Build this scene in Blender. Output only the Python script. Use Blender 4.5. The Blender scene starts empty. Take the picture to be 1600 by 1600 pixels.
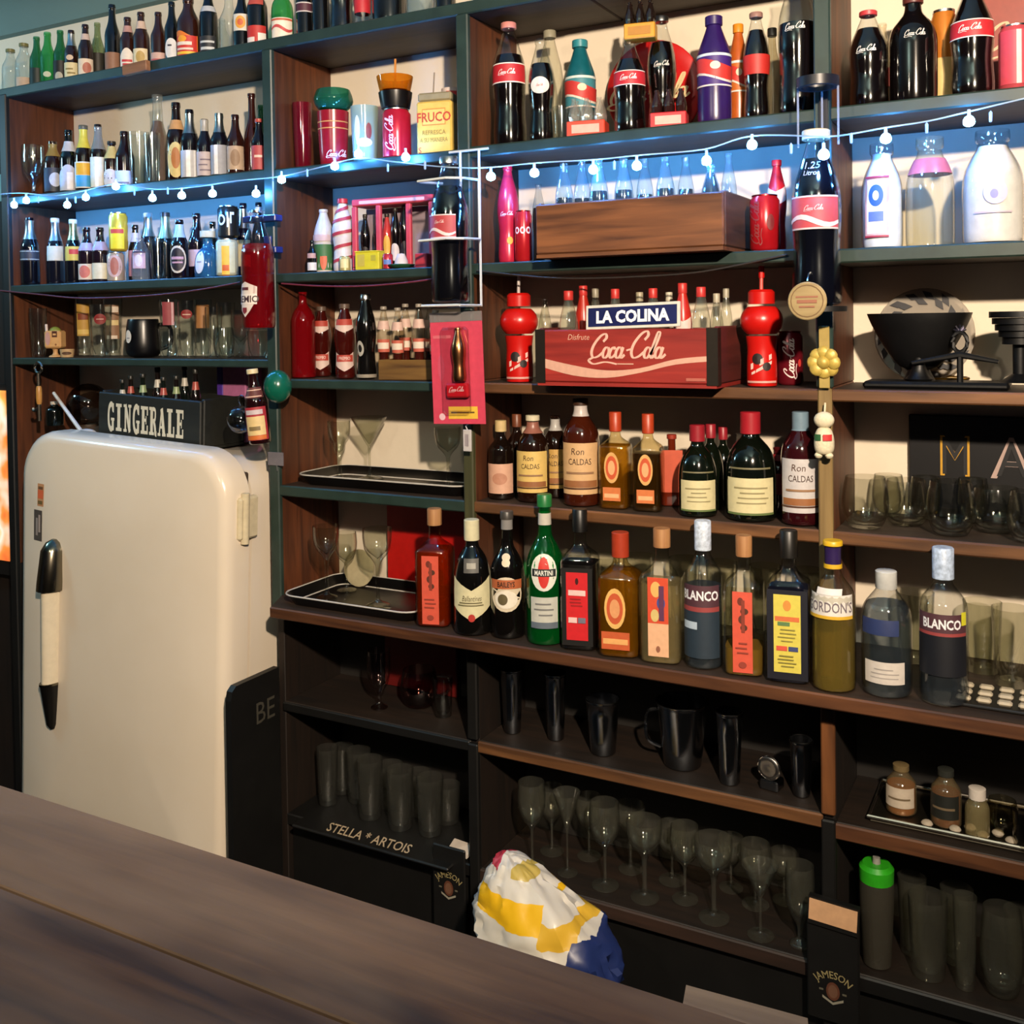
import bpy, math, random
from mathutils import Vector, Matrix
random.seed(11)
sc = bpy.context.scene
C = sc.collection
R = math.radians
# ---------------------------------------------------------------- camera
YAW, PITCH, ROLL = R(28.54), R(-1.144), R(-.827)
FPX, PX0, PY0 = 1600., 800., 533.
EYE = Vector((0, -2.05, 1.6))
_f = Vector((-math.sin(YAW)*math.cos(PITCH), math.cos(YAW)*math.cos(PITCH), math.sin(PITCH)))
_r = Vector((math.cos(YAW), math.sin(YAW), 0)); _u = _r.cross(_f)
RT = _r*math.cos(ROLL)+_u*math.sin(ROLL); UP = _u*math.cos(ROLL)-_r*math.sin(ROLL); FW = _f
cd = bpy.data.cameras.new('camera'); cam = bpy.data.objects.new('camera', cd); C.objects.link(cam)
cam.matrix_world = Matrix(((RT.x, UP.x, -FW.x, EYE.x), (RT.y, UP.y, -FW.y, EYE.y), (RT.z, UP.z, -FW.z, EYE.z), (0, 0, 0, 1)))
cd.sensor_width = 36; cd.sensor_fit = 'HORIZONTAL'; cd.lens = 36*FPX/1600
cd.shift_y = -(800-PY0)/1600; cd.clip_start = .02; cd.clip_end = 50
sc.camera = cam
# ---------------------------------------------------------------- world, lamps, exposure
w = bpy.data.worlds.new('world'); sc.world = w; w.use_nodes = True
w.node_tree.nodes['Background'].inputs[0].default_value = (.55, .62, .85, 1)
w.node_tree.nodes['Background'].inputs[1].default_value = .026
sc.view_settings.view_transform = 'Standard'; sc.view_settings.look = 'None'
sc.view_settings.exposure = 0; sc.view_settings.gamma = 1; sc.view_settings.use_curve_mapping = False
sc.cycles.transparent_max_bounces = 20; sc.cycles.max_bounces = 6; sc.cycles.adaptive_threshold = .03
def lamp(name, kind, loc, energy, col, size, aim=None, spot=60, blend=.6):
    l = bpy.data.lights.new(name, kind); l.energy = energy; l.color = col
    o = bpy.data.objects.new(name, l); o.location = loc; C.objects.link(o)
    if kind == 'AREA': l.size = size
    else: l.shadow_soft_size = size
    if kind == 'SPOT': l.spot_size = R(spot); l.spot_blend = blend
    if aim: o.rotation_euler = (Vector(aim)-Vector(loc)).to_track_quat('-Z', 'Y').to_euler()
    return o
lamp('warm_ceiling_spot', 'SPOT', (.58, -2.37, 2.45), 600, (1, .81, .61), .045, (-1.3, 0, 1.78), 84, .8)
lamp('second_warm_bulb', 'POINT', (-.9, -2.6, 2.5), 32, (1, .82, .62), .05)
lamp('cool_fill_light', 'POINT', (-3.6, -.8, 2.28), 26, (.40, .78, 1), .12)  # added cool fill with no seen source, lifts the ceiling and left bay
# ---------------------------------------------------------------- pixel helpers (1600 x 1600 frame)
def ray(x, y): return FW+RT*((x-PX0)/FPX)+UP*((PY0-y)/FPX)
def aty(x, y, Y): d = ray(x, y); return EYE+d*((Y-EYE.y)/d.y)
def atz(x, y, Z): d = ray(x, y); return EYE+d*((Z-EYE.z)/d.z)
def atx(x, y, X): d = ray(x, y); return EYE+d*((X-EYE.x)/d.x)
def depth(p): return (p-EYE).dot(FW)
def proj(p):
    d = Vector(p)-EYE; k = d.dot(FW); return (PX0+FPX*d.dot(RT)/k, PY0-FPX*d.dot(UP)/k)
# ---------------------------------------------------------------- materials
def lin(h):
    if not isinstance(h, str): return tuple(h)
    h = h.lstrip('#'); o = []
    for i in (0, 2, 4):
        c = int(h[i:i+2], 16)/255; o.append(c/12.92 if c <= .04045 else ((c+.055)/1.055)**2.4)
    return tuple(o)
_M = {}
def nodes(name):
    m = bpy.data.materials.new(name); m.use_nodes = True; nt = m.node_tree
    return m, nt, nt.nodes, nt.links, nt.nodes['Principled BSDF']
def noise(N, L, scale, detail=3, vec=None, mapscale=None, coord='Object'):
    t = N.new('ShaderNodeTexCoord'); n = N.new('ShaderNodeTexNoise'); n.inputs['Scale'].default_value = scale; n.inputs['Detail'].default_value = detail
    mp = N.new('ShaderNodeMapping'); L.new(t.outputs[coord], mp.inputs[0]); L.new(mp.outputs[0], n.inputs['Vector'])
    if mapscale: mp.inputs['Scale'].default_value = mapscale
    return n
def ramp(N, L, src, stops):
    r = N.new('ShaderNodeValToRGB'); e = r.color_ramp.elements
    while len(e) < len(stops): e.new(.5)
    for k, (p, c) in enumerate(stops): e[k].position = p; e[k].color = (*lin(c), 1)
    L.new(src, r.inputs[0]); return r
def mix_rgb(N, L, fac, a, b):
    m = N.new('ShaderNodeMix'); m.data_type = 'RGBA'; L.new(fac, m.inputs[0])
    for v, i in ((a, 6), (b, 7)):
        if hasattr(v, 'links'): L.new(v, m.inputs[i])
        else: m.inputs[i].default_value = (*lin(v), 1)
    return m.outputs[2]
def bump(N, L, P, src, strength, dist=.002):
    b = N.new('ShaderNodeBump'); b.inputs['Strength'].default_value = strength; b.inputs['Distance'].default_value = dist
    L.new(src, b.inputs['Height']); L.new(b.outputs[0], P.inputs['Normal'])
def paint(col, rough=.5, metal=0., var=.10, sc_=60, bm=0., coat=0.):
    k = ('p', col, rough, metal, var, sc_, bm, coat)
    if k in _M: return _M[k]
    m, nt, N, L, P = nodes('paint_%s' % str(col).strip('#')); c = lin(col)
    n = noise(N, L, sc_)
    rr = ramp(N, L, n.outputs[0], [(.25, tuple(x*(1-var) for x in c)), (.75, tuple(min(1, x*(1+var)) for x in c))])
    L.new(rr.outputs[0], P.inputs['Base Color']); P.inputs['Roughness'].default_value = rough; P.inputs['Metallic'].default_value = metal
    P.inputs['Coat Weight'].default_value = coat
    if bm: bump(N, L, P, n.outputs[0], bm)
    _M[k] = m; return m
def wood(c1, c2, axis='x', rough=.6, s=1., dirt=None, coat=0.):
    k = ('w', c1, c2, axis, rough, s, dirt)
    if k in _M: return _M[k]
    m, nt, N, L, P = nodes('wood')
    ms = {'x': (1.2, 14, 14), 'y': (14, 1.2, 14), 'z': (14, 14, 1.2)}[axis]
    n = noise(N, L, 3.2*s, 6, mapscale=ms); n.inputs['Distortion'].default_value = .6
    n2 = noise(N, L, 1.7*s, 4, mapscale=tuple(.25*x+.6 for x in ms))
    r1 = ramp(N, L, n.outputs[0], [(.3, c1), (.72, c2)])
    col = r1.outputs[0]
    r2 = ramp(N, L, n2.outputs[0], [(.38, '000000'), (.62, 'ffffff')])
    col = mix_rgb(N, L, r2.outputs[0], col, tuple(.55*x for x in lin(c1)) if not dirt else dirt)
    mm = N.new('ShaderNodeMix'); mm.data_type = 'RGBA'; mm.inputs[0].default_value = .45; L.new(r1.outputs[0], mm.inputs[6]); L.new(col, mm.inputs[7])
    L.new(mm.outputs[2], P.inputs['Base Color']); P.inputs['Roughness'].default_value = rough; P.inputs['Coat Weight'].default_value = coat
    bump(N, L, P, n.outputs[0], .25); _M[k] = m; return m
def dark(col, rough=.1):            # dense dark glass or filled dark bottle
    k = ('d', col, rough)
    if k in _M: return _M[k]
    m, nt, N, L, P = nodes('dense_glass'); n = noise(N, L, 25); c = lin(col)
    rr = ramp(N, L, n.outputs[0], [(.3, tuple(x*.85 for x in c)), (.7, tuple(x*1.15 for x in c))])
    L.new(rr.outputs[0], P.inputs['Base Color']); P.inputs['Roughness'].default_value = rough
    P.inputs['Specular IOR Level'].default_value = .6; P.inputs['Coat Weight'].default_value = .5; P.inputs['Coat Roughness'].default_value = .06
    _M[k] = m; return m
def glass(col='f0f4f2', edge=.55, rough=.07, body=0.):   # thin-walled glass: tinted see-through with a reflecting skin
    k = ('g', col, edge, rough, body)
    if k in _M: return _M[k]
    m = bpy.data.materials.new('glass'); m.use_nodes = True; N = m.node_tree.nodes; L = m.node_tree.links; N.clear()
    out = N.new('ShaderNodeOutputMaterial'); lw = N.new('ShaderNodeLayerWeight'); lw.inputs[0].default_value = .5
    c0 = lin(col); c = tuple(x**.38 for x in c0); edge = .35+.65*edge
    rr = ramp(N, L, lw.outputs['Facing'], [(.45, c), (.98, tuple(x*edge for x in c))])
    tr = N.new('ShaderNodeBsdfTransparent'); L.new(rr.outputs[0], tr.inputs[0])
    gl = N.new('ShaderNodeBsdfGlossy'); gl.inputs['Roughness'].default_value = max(rough, .06)
    pw = N.new('ShaderNodeMath'); pw.operation = 'POWER'; L.new(lw.outputs['Facing'], pw.inputs[0]); pw.inputs[1].default_value = 3
    ma = N.new('ShaderNodeMath'); ma.operation = 'MULTIPLY_ADD'; L.new(pw.outputs[0], ma.inputs[0]); ma.inputs[1].default_value = .55; ma.inputs[2].default_value = .075
    mx = N.new('ShaderNodeMixShader'); L.new(ma.outputs[0], mx.inputs[0]); L.new(tr.outputs[0], mx.inputs[1]); L.new(gl.outputs[0], mx.inputs[2])
    res = mx.outputs[0]
    if body:
        df = N.new('ShaderNodeBsdfDiffuse'); df.inputs[0].default_value = (*c0, 1)
        m2 = N.new('ShaderNodeMixShader'); m2.inputs[0].default_value = body; L.new(res, m2.inputs[1]); L.new(df.outputs[0], m2.inputs[2]); res = m2.outputs[0]
    L.new(res, out.inputs[0]); _M[k] = m; return m
def metal(col='b8b8b8', rough=.25): return paint(col, rough, 1., .08, 40)
def glow(col, strength):
    k = ('e', col, strength)
    if k in _M: return _M[k]
    m, nt, N, L, P = nodes('glow'); P.inputs['Base Color'].default_value = (*lin(col), 1)
    P.inputs['Emission Color'].default_value = (*lin(col), 1); P.inputs['Emission Strength'].default_value = strength
    _M[k] = m; return m
# ---------------------------------------------------------------- mesh helpers
def mesh(name, V, F, mats, idx=None, smooth=35):
    me = bpy.data.meshes.new(name); me.from_pydata([tuple(v) for v in V], [], F)
    for m in (mats if isinstance(mats, (list, tuple)) else [mats]): me.materials.append(m)
    if idx: me.polygons.foreach_set('material_index', idx)
    if smooth:
        me.polygons.foreach_set('use_smooth', [True]*len(F)); me.set_sharp_from_angle(angle=R(smooth))
    me.update(); return me
def part(name, VF, mats, parent=None, loc=None, rot=None, idx=None, smooth=35, label=None):
    o = bpy.data.objects.new(name, VF if isinstance(VF, bpy.types.Mesh) else mesh(name, VF[0], VF[1], mats, idx, smooth)); C.objects.link(o)
    if parent: o.parent = parent
    if loc is not None: o.location = loc
    if rot is not None: o.rotation_euler = rot
    if label: o['label'] = label
    return o
def thing(name, label, cat, loc=(0, 0, 0), rotz=0., group=None, rot=None):
    o = bpy.data.objects.new(name, None); C.objects.link(o); o.location = Vector(loc)+Vector((0, 0, 0 if cat in ('shelving', 'counter', 'refrigerator', 'bin', 'panel') else .0009)); o.rotation_euler = rot or (0, 0, rotz)
    o.empty_display_size = .02
    return tag(o, label, cat, group)
def tag(o, label, cat, group=None):
    o['label'] = label; o['category'] = cat
    if group: o['group'] = group
    return o
def box(x0, x1, y0, y1, z0, z1, b=0.):
    if not b:
        V = [(x, y, z) for z in (z0, z1) for y in (y0, y1) for x in (x0, x1)]
        return V, [(0, 2, 3, 1), (4, 5, 7, 6), (0, 1, 5, 4), (2, 6, 7, 3), (0, 4, 6, 2), (1, 3, 7, 5)]
    b = min(b, (x1-x0)*.45, (y1-y0)*.45, (z1-z0)*.45); V = []
    for sx in (0, 1):
        for sy in (0, 1):
            for sz in (0, 1):
                cx, cy, cz = (x0, x1)[sx], (y0, y1)[sy], (z0, z1)[sz]; ix, iy, iz = cx+b*(1-2*sx), cy+b*(1-2*sy), cz+b*(1-2*sz)
                V += [(cx, iy, iz), (ix, cy, iz), (ix, iy, cz)]
    g = lambda sx, sy, sz, k: (sx*4+sy*2+sz)*3+k
    F = [(g(0,0,0,0),g(0,0,1,0),g(0,1,1,0),g(0,1,0,0)), (g(1,0,0,0),g(1,1,0,0),g(1,1,1,0),g(1,0,1,0)),
         (g(0,0,0,1),g(1,0,0,1),g(1,0,1,1),g(0,0,1,1)), (g(0,1,0,1),g(0,1,1,1),g(1,1,1,1),g(1,1,0,1)),
         (g(0,0,0,2),g(0,1,0,2),g(1,1,0,2),g(1,0,0,2)), (g(0,0,1,2),g(1,0,1,2),g(1,1,1,2),g(0,1,1,2))]
    for a in (0, 1):
        for c in (0, 1):
            F.append((g(a,c,0,0),g(a,c,1,0),g(a,c,1,1),g(a,c,0,1)) if a == c else (g(a,c,0,1),g(a,c,1,1),g(a,c,1,0),g(a,c,0,0)))
            F.append((g(a,0,c,0),g(a,1,c,0),g(a,1,c,2),g(a,0,c,2)) if a != c else (g(a,0,c,2),g(a,1,c,2),g(a,1,c,0),g(a,0,c,0)))
            F.append((g(0,a,c,1),g(1,a,c,1),g(1,a,c,2),g(0,a,c,2)) if a == c else (g(0,a,c,2),g(1,a,c,2),g(1,a,c,1),g(0,a,c,1)))
    for sx in (0, 1):
        for sy in (0, 1):
            for sz in (0, 1):
                t = (g(sx,sy,sz,0), g(sx,sy,sz,1), g(sx,sy,sz,2)); F.append(t if (sx+sy+sz) % 2 else t[::-1])
    return V, F
def join(*vfs):
    V, F = [], []
    for v, f in vfs:
        k = len(V); V += list(v); F += [tuple(i+k for i in q) for q in f]
    return V, F
def xf(VF, m): return [tuple(m @ Vector(v)) for v in VF[0]], VF[1]
def move(VF, x, y, z): return [(a+x, b+y, c+z) for a, b, c in VF[0]], VF[1]
def ngon_extrude(pts, d0, d1, axis='y'):   # outline in (x, z), extruded along y (or along x / z)
    n = len(pts)
    put = {'y': lambda p, d: (p[0], d, p[1]), 'x': lambda p, d: (d, p[0], p[1]), 'z': lambda p, d: (p[0], p[1], d)}[axis]
    V = [put(p, d0) for p in pts]+[put(p, d1) for p in pts]
    return V, [tuple(range(n)), tuple(range(2*n-1, n-1, -1))]+[(i, i+n, (i+1) % n+n, (i+1) % n) for i in range(n)]
def chaikin(pts, it=1):
    for _ in range(it):
        q = [pts[0]]
        for a, b in zip(pts[:-1], pts[1:]):
            q += [(a[0]*.75+b[0]*.25, a[1]*.75+b[1]*.25), (a[0]*.25+b[0]*.75, a[1]*.25+b[1]*.75)]
        pts = q+[pts[-1]]
    return pts
def lathe(pr, seg=20, sq=None):   # pr: (r, z) list ; sq: function z -> superellipse exponent
    V, F = [], []; rows = []
    for r, z in pr:
        if r < 1e-5: V.append((0, 0, z)); rows.append([len(V)-1]*seg); continue
        row = []
        for i in range(seg):
            a = 2*math.pi*(i+.5)/seg; s, c = math.sin(a), math.cos(a); k = 1.
            if sq:
                n = sq(z)
                if n > 2.05: k = 1/((abs(s)**n+abs(c)**n)**(1/n))
            V.append((r*k*s, -r*k*c, z)); row.append(len(V)-1)
        rows.append(row)
    for a, b in zip(rows[:-1], rows[1:]):
        for i in range(seg):
            j = (i+1) % seg; q = []
            for t in (a[i], a[j], b[j], b[i]):
                if t not in q: q.append(t)
            if len(q) > 2: F.append(tuple(q))
    return V, F
def tube(pts, r, seg=6, closed=False):
    pts = [Vector(p) for p in pts]; n = len(pts); V, F = [], []; up = Vector((.13, .31, .94))
    for i, p in enumerate(pts):
        a = pts[i-1] if (i or closed) else p; b = pts[(i+1) % n] if (i < n-1 or closed) else p
        t = (b-a).normalized(); s = t.cross(up)
        if s.length < .05: s = t.cross(Vector((1, 0, 0)))
        s.normalize(); q = s.cross(t)
        rr = r[i] if isinstance(r, (list, tuple)) else r
        for k in range(seg):
            an = 2*math.pi*k/seg; V.append(tuple(p+(s*math.cos(an)+q*math.sin(an))*rr))
    for i in range(n if closed else n-1):
        j = (i+1) % n
        for k in range(seg):
            m = (k+1) % seg; F.append((i*seg+k, i*seg+m, j*seg+m, j*seg+k))
    if not closed: F += [tuple(range(seg-1, -1, -1)), tuple((n-1)*seg+k for k in range(seg))]
    return V, F
def curve_pts(pts, n=8):           # Catmull-Rom through points (any dimension)
    P = [tuple(p) for p in pts]; P = [P[0]]+P+[P[-1]]; out = []
    for i in range(1, len(P)-2):
        for k in range(n):
            t = k/n; out.append(tuple(.5*(2*b+(c-a)*t+(2*a-5*b+4*c-d)*t*t+(3*b-a-3*c+d)*t**3) for a, b, c, d in zip(P[i-1], P[i], P[i+1], P[i+2])))
    return out+[P[-2]]
def sphere(r, seg=14, rings=9, sx=1, sy=1, sz=1, z=0):
    V, F = lathe([(max(0, r*math.sin(math.pi*i/rings)), -r*math.cos(math.pi*i/rings)) for i in range(rings+1)], seg)
    return [(a*sx, b*sy, c*sz+z) for a, b, c in V], F
# ---------------------------------------------------------------- flat print: 2-D shapes, then laid on a surface
def g_rect(u0, u1, v0, v1, n=8):
    V, F = [], []
    for i in range(n+1):
        u = u0+(u1-u0)*i/n; V += [(u, v0), (u, (v0+v1)/2), (u, v1)]
    for i in range(n): F += [(3*i, 3*i+3, 3*i+4, 3*i+1), (3*i+1, 3*i+4, 3*i+5, 3*i+2)]
    return V, F
def g_oval(u, v, ru, rv, n=20, inner=0.):
    V = []; F = []; rings = (inner, .5+inner/2, 1.) if inner else (.001, .5, 1.)
    for k in rings: V += [(u+ru*k*math.cos(2*math.pi*i/n), v+rv*k*math.sin(2*math.pi*i/n)) for i in range(n)]
    for q in range(2):
        for i in range(n): j = (i+1) % n; F.append((q*n+i, q*n+n+i, q*n+n+j, q*n+j))
    return V, F
def g_poly(pts):       # strips between a lower and an upper outline: pts = [(u, vlow, vhigh)...]
    V, F = [], []
    for u, a, b in pts: V += [(u, a), (u, (a+b)/2), (u, b)]
    for i in range(len(pts)-1): F += [(3*i, 3*i+3, 3*i+4, 3*i+1), (3*i+1, 3*i+4, 3*i+5, 3*i+2)]
    return V, F
def g_ribbon(pts, w, nib=True, n=6):
    P = curve_pts(pts, n); V, F = [], []
    for i, p in enumerate(P):
        a, b = P[max(0, i-1)], P[min(len(P)-1, i+1)]; dx, dy = b[0]-a[0], b[1]-a[1]; l = math.hypot(dx, dy) or 1
        dx, dy = dx/l, dy/l; ww = w*(.45+.75*abs(dy)) if nib else w
        V += [(p[0]-dy*ww/2, p[1]+dx*ww/2), (p[0]+dy*ww/2, p[1]-dx*ww/2)]
    for i in range(len(P)-1): F.append((2*i, 2*i+1, 2*i+3, 2*i+2))
    return V, F
_T = {}
def g_text(s, u, v, h, shear=0., sx=1., bold=.0, arc=0.):
    k = (s, shear, bold)
    if k not in _T:
        cu = bpy.data.curves.new('t', 'FONT'); cu.body = s; cu.align_x = 'CENTER'; cu.shear = shear; cu.offset = bold; cu.resolution_u = 2
        o = bpy.data.objects.new('t', cu); me = bpy.data.meshes.new_from_object(o)
        _T[k] = ([tuple(x.co) for x in me.vertices], [tuple(p.vertices) for p in me.polygons])
        bpy.data.objects.remove(o); bpy.data.meshes.remove(me); bpy.data.curves.remove(cu)
    V, F = _T[k]; q = h/.7; out = []
    for x, y, _ in V:
        X, Y = x*q*sx, y*q-h/2
        if arc: a = X/arc; X, Y = (arc+Y)*math.sin(a), (arc+Y)*math.cos(a)-arc
        out.append((u+X, v+Y))
    return out, F
def _script():
    S = []; el = lambda cx, rx=.33, cy=.5, ry=.52: [(cx+rx*math.sin(t*.7854+.4), cy+ry*math.cos(t*.7854+.4)) for t in range(9)]
    c1 = [(1.35, 1.55), (1.62, 1.95), (1.38, 2.3), (.85, 2.05), (.35, 1.25), (.28, .5), (.62, .02), (1.15, .12), (1.6, .5)]
    S.append(c1); S.append(el(1.98)); S.append([(2.95, .8), (2.78, 1.0), (2.52, .8), (2.45, .35), (2.65, .0), (2.95, .12), (3.2, .42)])
    S.append(el(3.48)); S.append([(3.85, 1.02), (3.8, .25), (3.95, .0), (4.22, .3)]); S.append([(4.3, .7), (4.75, .82)])
    S.append([(x*1.08+4.62, y*1.1) for x, y in c1]); S.append(el(6.75)); S.append([(7.15, .3), (7.5, 1.3), (7.62, 2.25), (7.42, 2.4), (7.26, 1.5), (7.2, .3), (7.38, 0), (7.6, .25)])
    S.append(el(8.0)); S.append([(8.38, 1.02), (8.32, .25), (8.48, 0), (8.85, .35)])
    S.append([(.62, .02), (.2, -.28), (.9, -.62), (2.2, -.42), (3.6, -.62)])
    vf = join(*[(lambda r: ([(a, b, k*.00003) for a, b in r[0]], r[1]))(g_ribbon([(x+.32*y-4.6, y-.85) for x, y in s], .27)) for k, s in enumerate(S)])
    return [(a/9.2, b/9.2, k) for a, b, k in vf[0]], vf[1]
SCRIPT = _script()
def g_script(u, v, wid, vert=False, sy=1.):
    if vert: return [(u-y*wid*sy, v+x*wid, k) for x, y, k in SCRIPT[0]], SCRIPT[1]
    return [(u+x*wid, v+y*wid*sy, k) for x, y, k in SCRIPT[0]], SCRIPT[1]
def decal(name, prims, fn, parent, rough=.55, label=None):   # prims: (shape2d, colour or material); fn(u, v, lift) -> point
    V, F, I, mats = [], [], [], []
    for n, (g, c) in enumerate(prims):
        m = c if isinstance(c, bpy.types.Material) else paint(c, rough, 0, .07, 90)
        if m not in mats: mats.append(m)
        k = len(V); V += [fn(p[0], p[1], .0006+.00035*n+(p[2] if len(p) > 2 else 0)) for p in g[0]]; F += [tuple(i+k for i in q) for q in g[1]]; I += [mats.index(m)]*len(g[1])
    return part(name, (V, F), mats, parent, idx=I, smooth=60, label=label)
def on_plane(o, u, v):
    o, u, v = Vector(o), Vector(u).normalized(), Vector(v).normalized(); n = u.cross(v)
    return lambda a, b, l: tuple(o+u*a+v*b+n*l)
# ---------------------------------------------------------------- the room
YW = .24                                                     # face of the wall behind the shelves
def struct(name, VF, m, parent=None, smooth=0):
    o = part(name, VF, m, parent, smooth=smooth)
    if not parent: o['kind'] = 'structure'
    return o
def plaster(c1, c2, name):
    m, nt, N, L, P = nodes(name); n = noise(N, L, 2.2, 6); n2 = noise(N, L, 30, 4)
    r1 = ramp(N, L, n.outputs[0], [(.3, c1), (.7, c2)]); L.new(r1.outputs[0], P.inputs['Base Color']); P.inputs['Roughness'].default_value = .85
    bump(N, L, P, n2.outputs[0], .25, .004); return m
MW = plaster('d2c6b2', 'dccfba', 'cream_plaster')
MDARK = plaster('17130f', '1f1a15', 'dark_paint')
struct('wall_back', box(-4.2, 1.6, YW, YW+.1, 0, 2.75), MW)
struct('floor', box(-4.2, 1.6, -3.6, YW, -.06, 0), wood('1c130d', '33241a', 'x', .5))
struct('ceiling', box(-4.2, 1.6, -3.6, YW, 2.72, 2.8), plaster('96cad8', 'a2d4de', 'pale_blue_plaster'))
struct('wall_left', box(-4.3, -4.2, -3.6, YW+.1, 0, 2.8), plaster('5a4a3a', '66543f', 'brown_plaster'))
cv = [(YW, 2.595)]+[(YW-.02-.12*(1-math.cos(t)), 2.6+.12*math.sin(t)) for t in [i*math.pi/12 for i in range(7)]]+[(YW, 2.72)]
struct('trim_1', ngon_extrude(cv, -4.2, 1.6, 'x'), plaster('5d7472', '67807c', 'grey_cornice'), smooth=40)
# ---------------------------------------------------------------- shelving unit
GREEN = paint('25352f', .42, 0, .22, 25, .12); BROWN = wood('3a1d0f', '6e3c20', 'z', .55); RAW = wood('4b2f1a', '7d5330', 'x', .5)
GREENX = GREEN; UND = wood('241a14', '3c2b20', 'x', .6); PALE = wood('6a5430', '90774a', 'z', .6); BLK = paint('0d0c0b', .5, 0, .25, 20)
LOW_DIM = wood('120c08', '21150d', 'z', .6); UND_DIM = wood('150f0b', '281b12', 'x', .6)  # darker copies of the wood; dimness of the lower shelves is in the colour
unit = thing('shelving_unit', 'tall green and brown wooden back bar shelving full of bottles', 'shelving', (0, 0, 0))
X0, X1, X2, X3, X4 = -2.885, -1.82, -1.23, -.418, .62          # centre lines of the uprights
ROW = dict(L1=2.338, L2=2.003, L3=1.730, L4=1.507, A=2.003, M2=2.0, M3=1.73, B=1.733, C=1.457, D=1.18, E=.893, F=.617, G=.315)
for x, z0, z1, fm in ((X0, 0, 2.32, BLK), (X1, .86, 2.31, GREEN), (X2, 1.46, 2.31, GREEN), (X3, 1.46, 2.6, GREEN), (X4, 0, 2.6, GREEN)):
    u_ = part('upright', box(x-.011, x+.011, .004, YW, .866 if z0 < 1 else z0, z1, .002), BROWN, unit, smooth=0)
    if z0 < 1: part('lower_upright', box(x-.011, x+.011, .004, YW, 0, .8655, .002), LOW_DIM, unit, smooth=0)
    part('face_strip', box(x-.016, x+.016, -.012, .004, z0, z1, .003), fm, u_, smooth=0)
for x in (X2, X3):
    u_ = part('upright', box(x-.011, x+.011, .004, YW, .866, 1.4595, .002), BROWN, unit, smooth=0)
    part('lower_upright', box(x-.011, x+.011, .004, YW, .02, .8655, .002), LOW_DIM, unit, smooth=0)
    part('face_strip', box(x-.0135, x+.0135, -.012, .004, .62, .866, .003), wood('4a2a14', '7a4a24', 'z', .55) if x == X3 else BLK, u_, smooth=0)
    part('face_strip', box(x-.0135, x+.0135, -.012, .004, .8935, 1.46, .003), wood('3a3a20', '5c5a30', 'z', .6) if x == X2 else PALE, u_, smooth=0)
    part('face_strip', box(x-.0135, x+.0135, -.012, .004, .02, .61, .003), BLK, u_, smooth=0)
part('added_side_board', box(-4.15, X0-.017, .17, .2, 0, 2.305), LOW_DIM, unit, smooth=0)  # added dark board, keeps the strip left of the upright dark
def board(x0, x1, z, m=GREENX, t=.026, y0=0., name='shelf_board', lip=None):
    b = part(name, box(x0, x1, y0, YW, z-t, z, .003), (UND if z > .8 else UND_DIM) if lip else m, unit, smooth=0)
    if lip: part('front_edge', box(x0, x1, y0-.008, y0-.0003, z-t-.001, z+.0005, .003), lip, b, smooth=0)
    return b
I = .011
board(X0-.6, X2+.3, 2.338, lip=GREEN, t=.028); board(X2+.3, X4, 2.338+.0, lip=GREEN)
board(X0+I, X1-I, ROW['L2'], lip=GREEN, t=.024); board(X0+I, X1-I, ROW['L3'], lip=GREEN, t=.024); board(X0+I, X1-I, ROW['L4'], lip=GREEN, t=.02)
board(X1+I, X2-I, ROW['M2'], lip=GREEN, t=.024); board(X1+I, X2-I, ROW['M3'], lip=GREEN, t=.022); board(X1+I, X2-I, ROW['C'], lip=GREEN, t=.022)
board(X1+I, X2-I, ROW['D'], lip=GREEN, t=.026)
board(X2+I, X3-I, ROW['A'], lip=GREEN, t=.024); board(X3+I, X4-I, ROW['A'], lip=GREEN, t=.024)
board(X2+I, X3-I, ROW['B'], lip=GREEN, t=.024); board(X3+I, X4-I, ROW['B']-.004, lip=GREEN, t=.026)
for a, b in ((X2, X3), (X3, X4)):
    board(a+I, b-I, ROW['C'], lip=RAW, t=.022); board(a+I, b-I, ROW['D'], lip=RAW, t=.024)
XE = aty(424, 956, -.10).x
eb = part('long_shelf_board', ngon_extrude([(X1+.012, YW), (X1+.012, .0), (XE, -.10), (X4, -.10), (X4, YW)], ROW['E']-.026, ROW['E'], 'z'), UND, unit, smooth=0)
part('front_edge', box(XE, X4, -.108, -.1003, ROW['E']-.027, ROW['E']+.0005, .003), wood('3a2012', '6b4226', 'x', .5), eb, smooth=0)
board(X1+I, X2-I, .612, lip=BLK, t=.022); board(X2+I, X3-I, ROW['F'], lip=RAW, t=.026); board(X3+I, X4-I, .605, lip=wood('3a2012', '6b4226', 'x', .5), t=.03)
board(X1+I, X2-I, ROW['G'], m=BLK, t=.03); board(X2+I, X3-I, ROW['G'], lip=wood('22150d', '38241a', 'x', .6), t=.03); board(X3+I, X4-I, ROW['G'], lip=BLK, t=.03)
for a, b in ((X1, X2), (X2, X3), (X3, X4)):
    part('kick_panel', box(a+.014, b-.014, .02, .032, .02, .284), BLK, unit, smooth=0)
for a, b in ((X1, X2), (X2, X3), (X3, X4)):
    part('darkening_panel', box(a+.0115, b-.0115, YW-.006, YW-.0005, .316, .83), wood('14110e', '231e19', 'x', .7), unit, smooth=0)  # assumed panel, added so the wall behind the lower shelves looks dark
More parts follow.
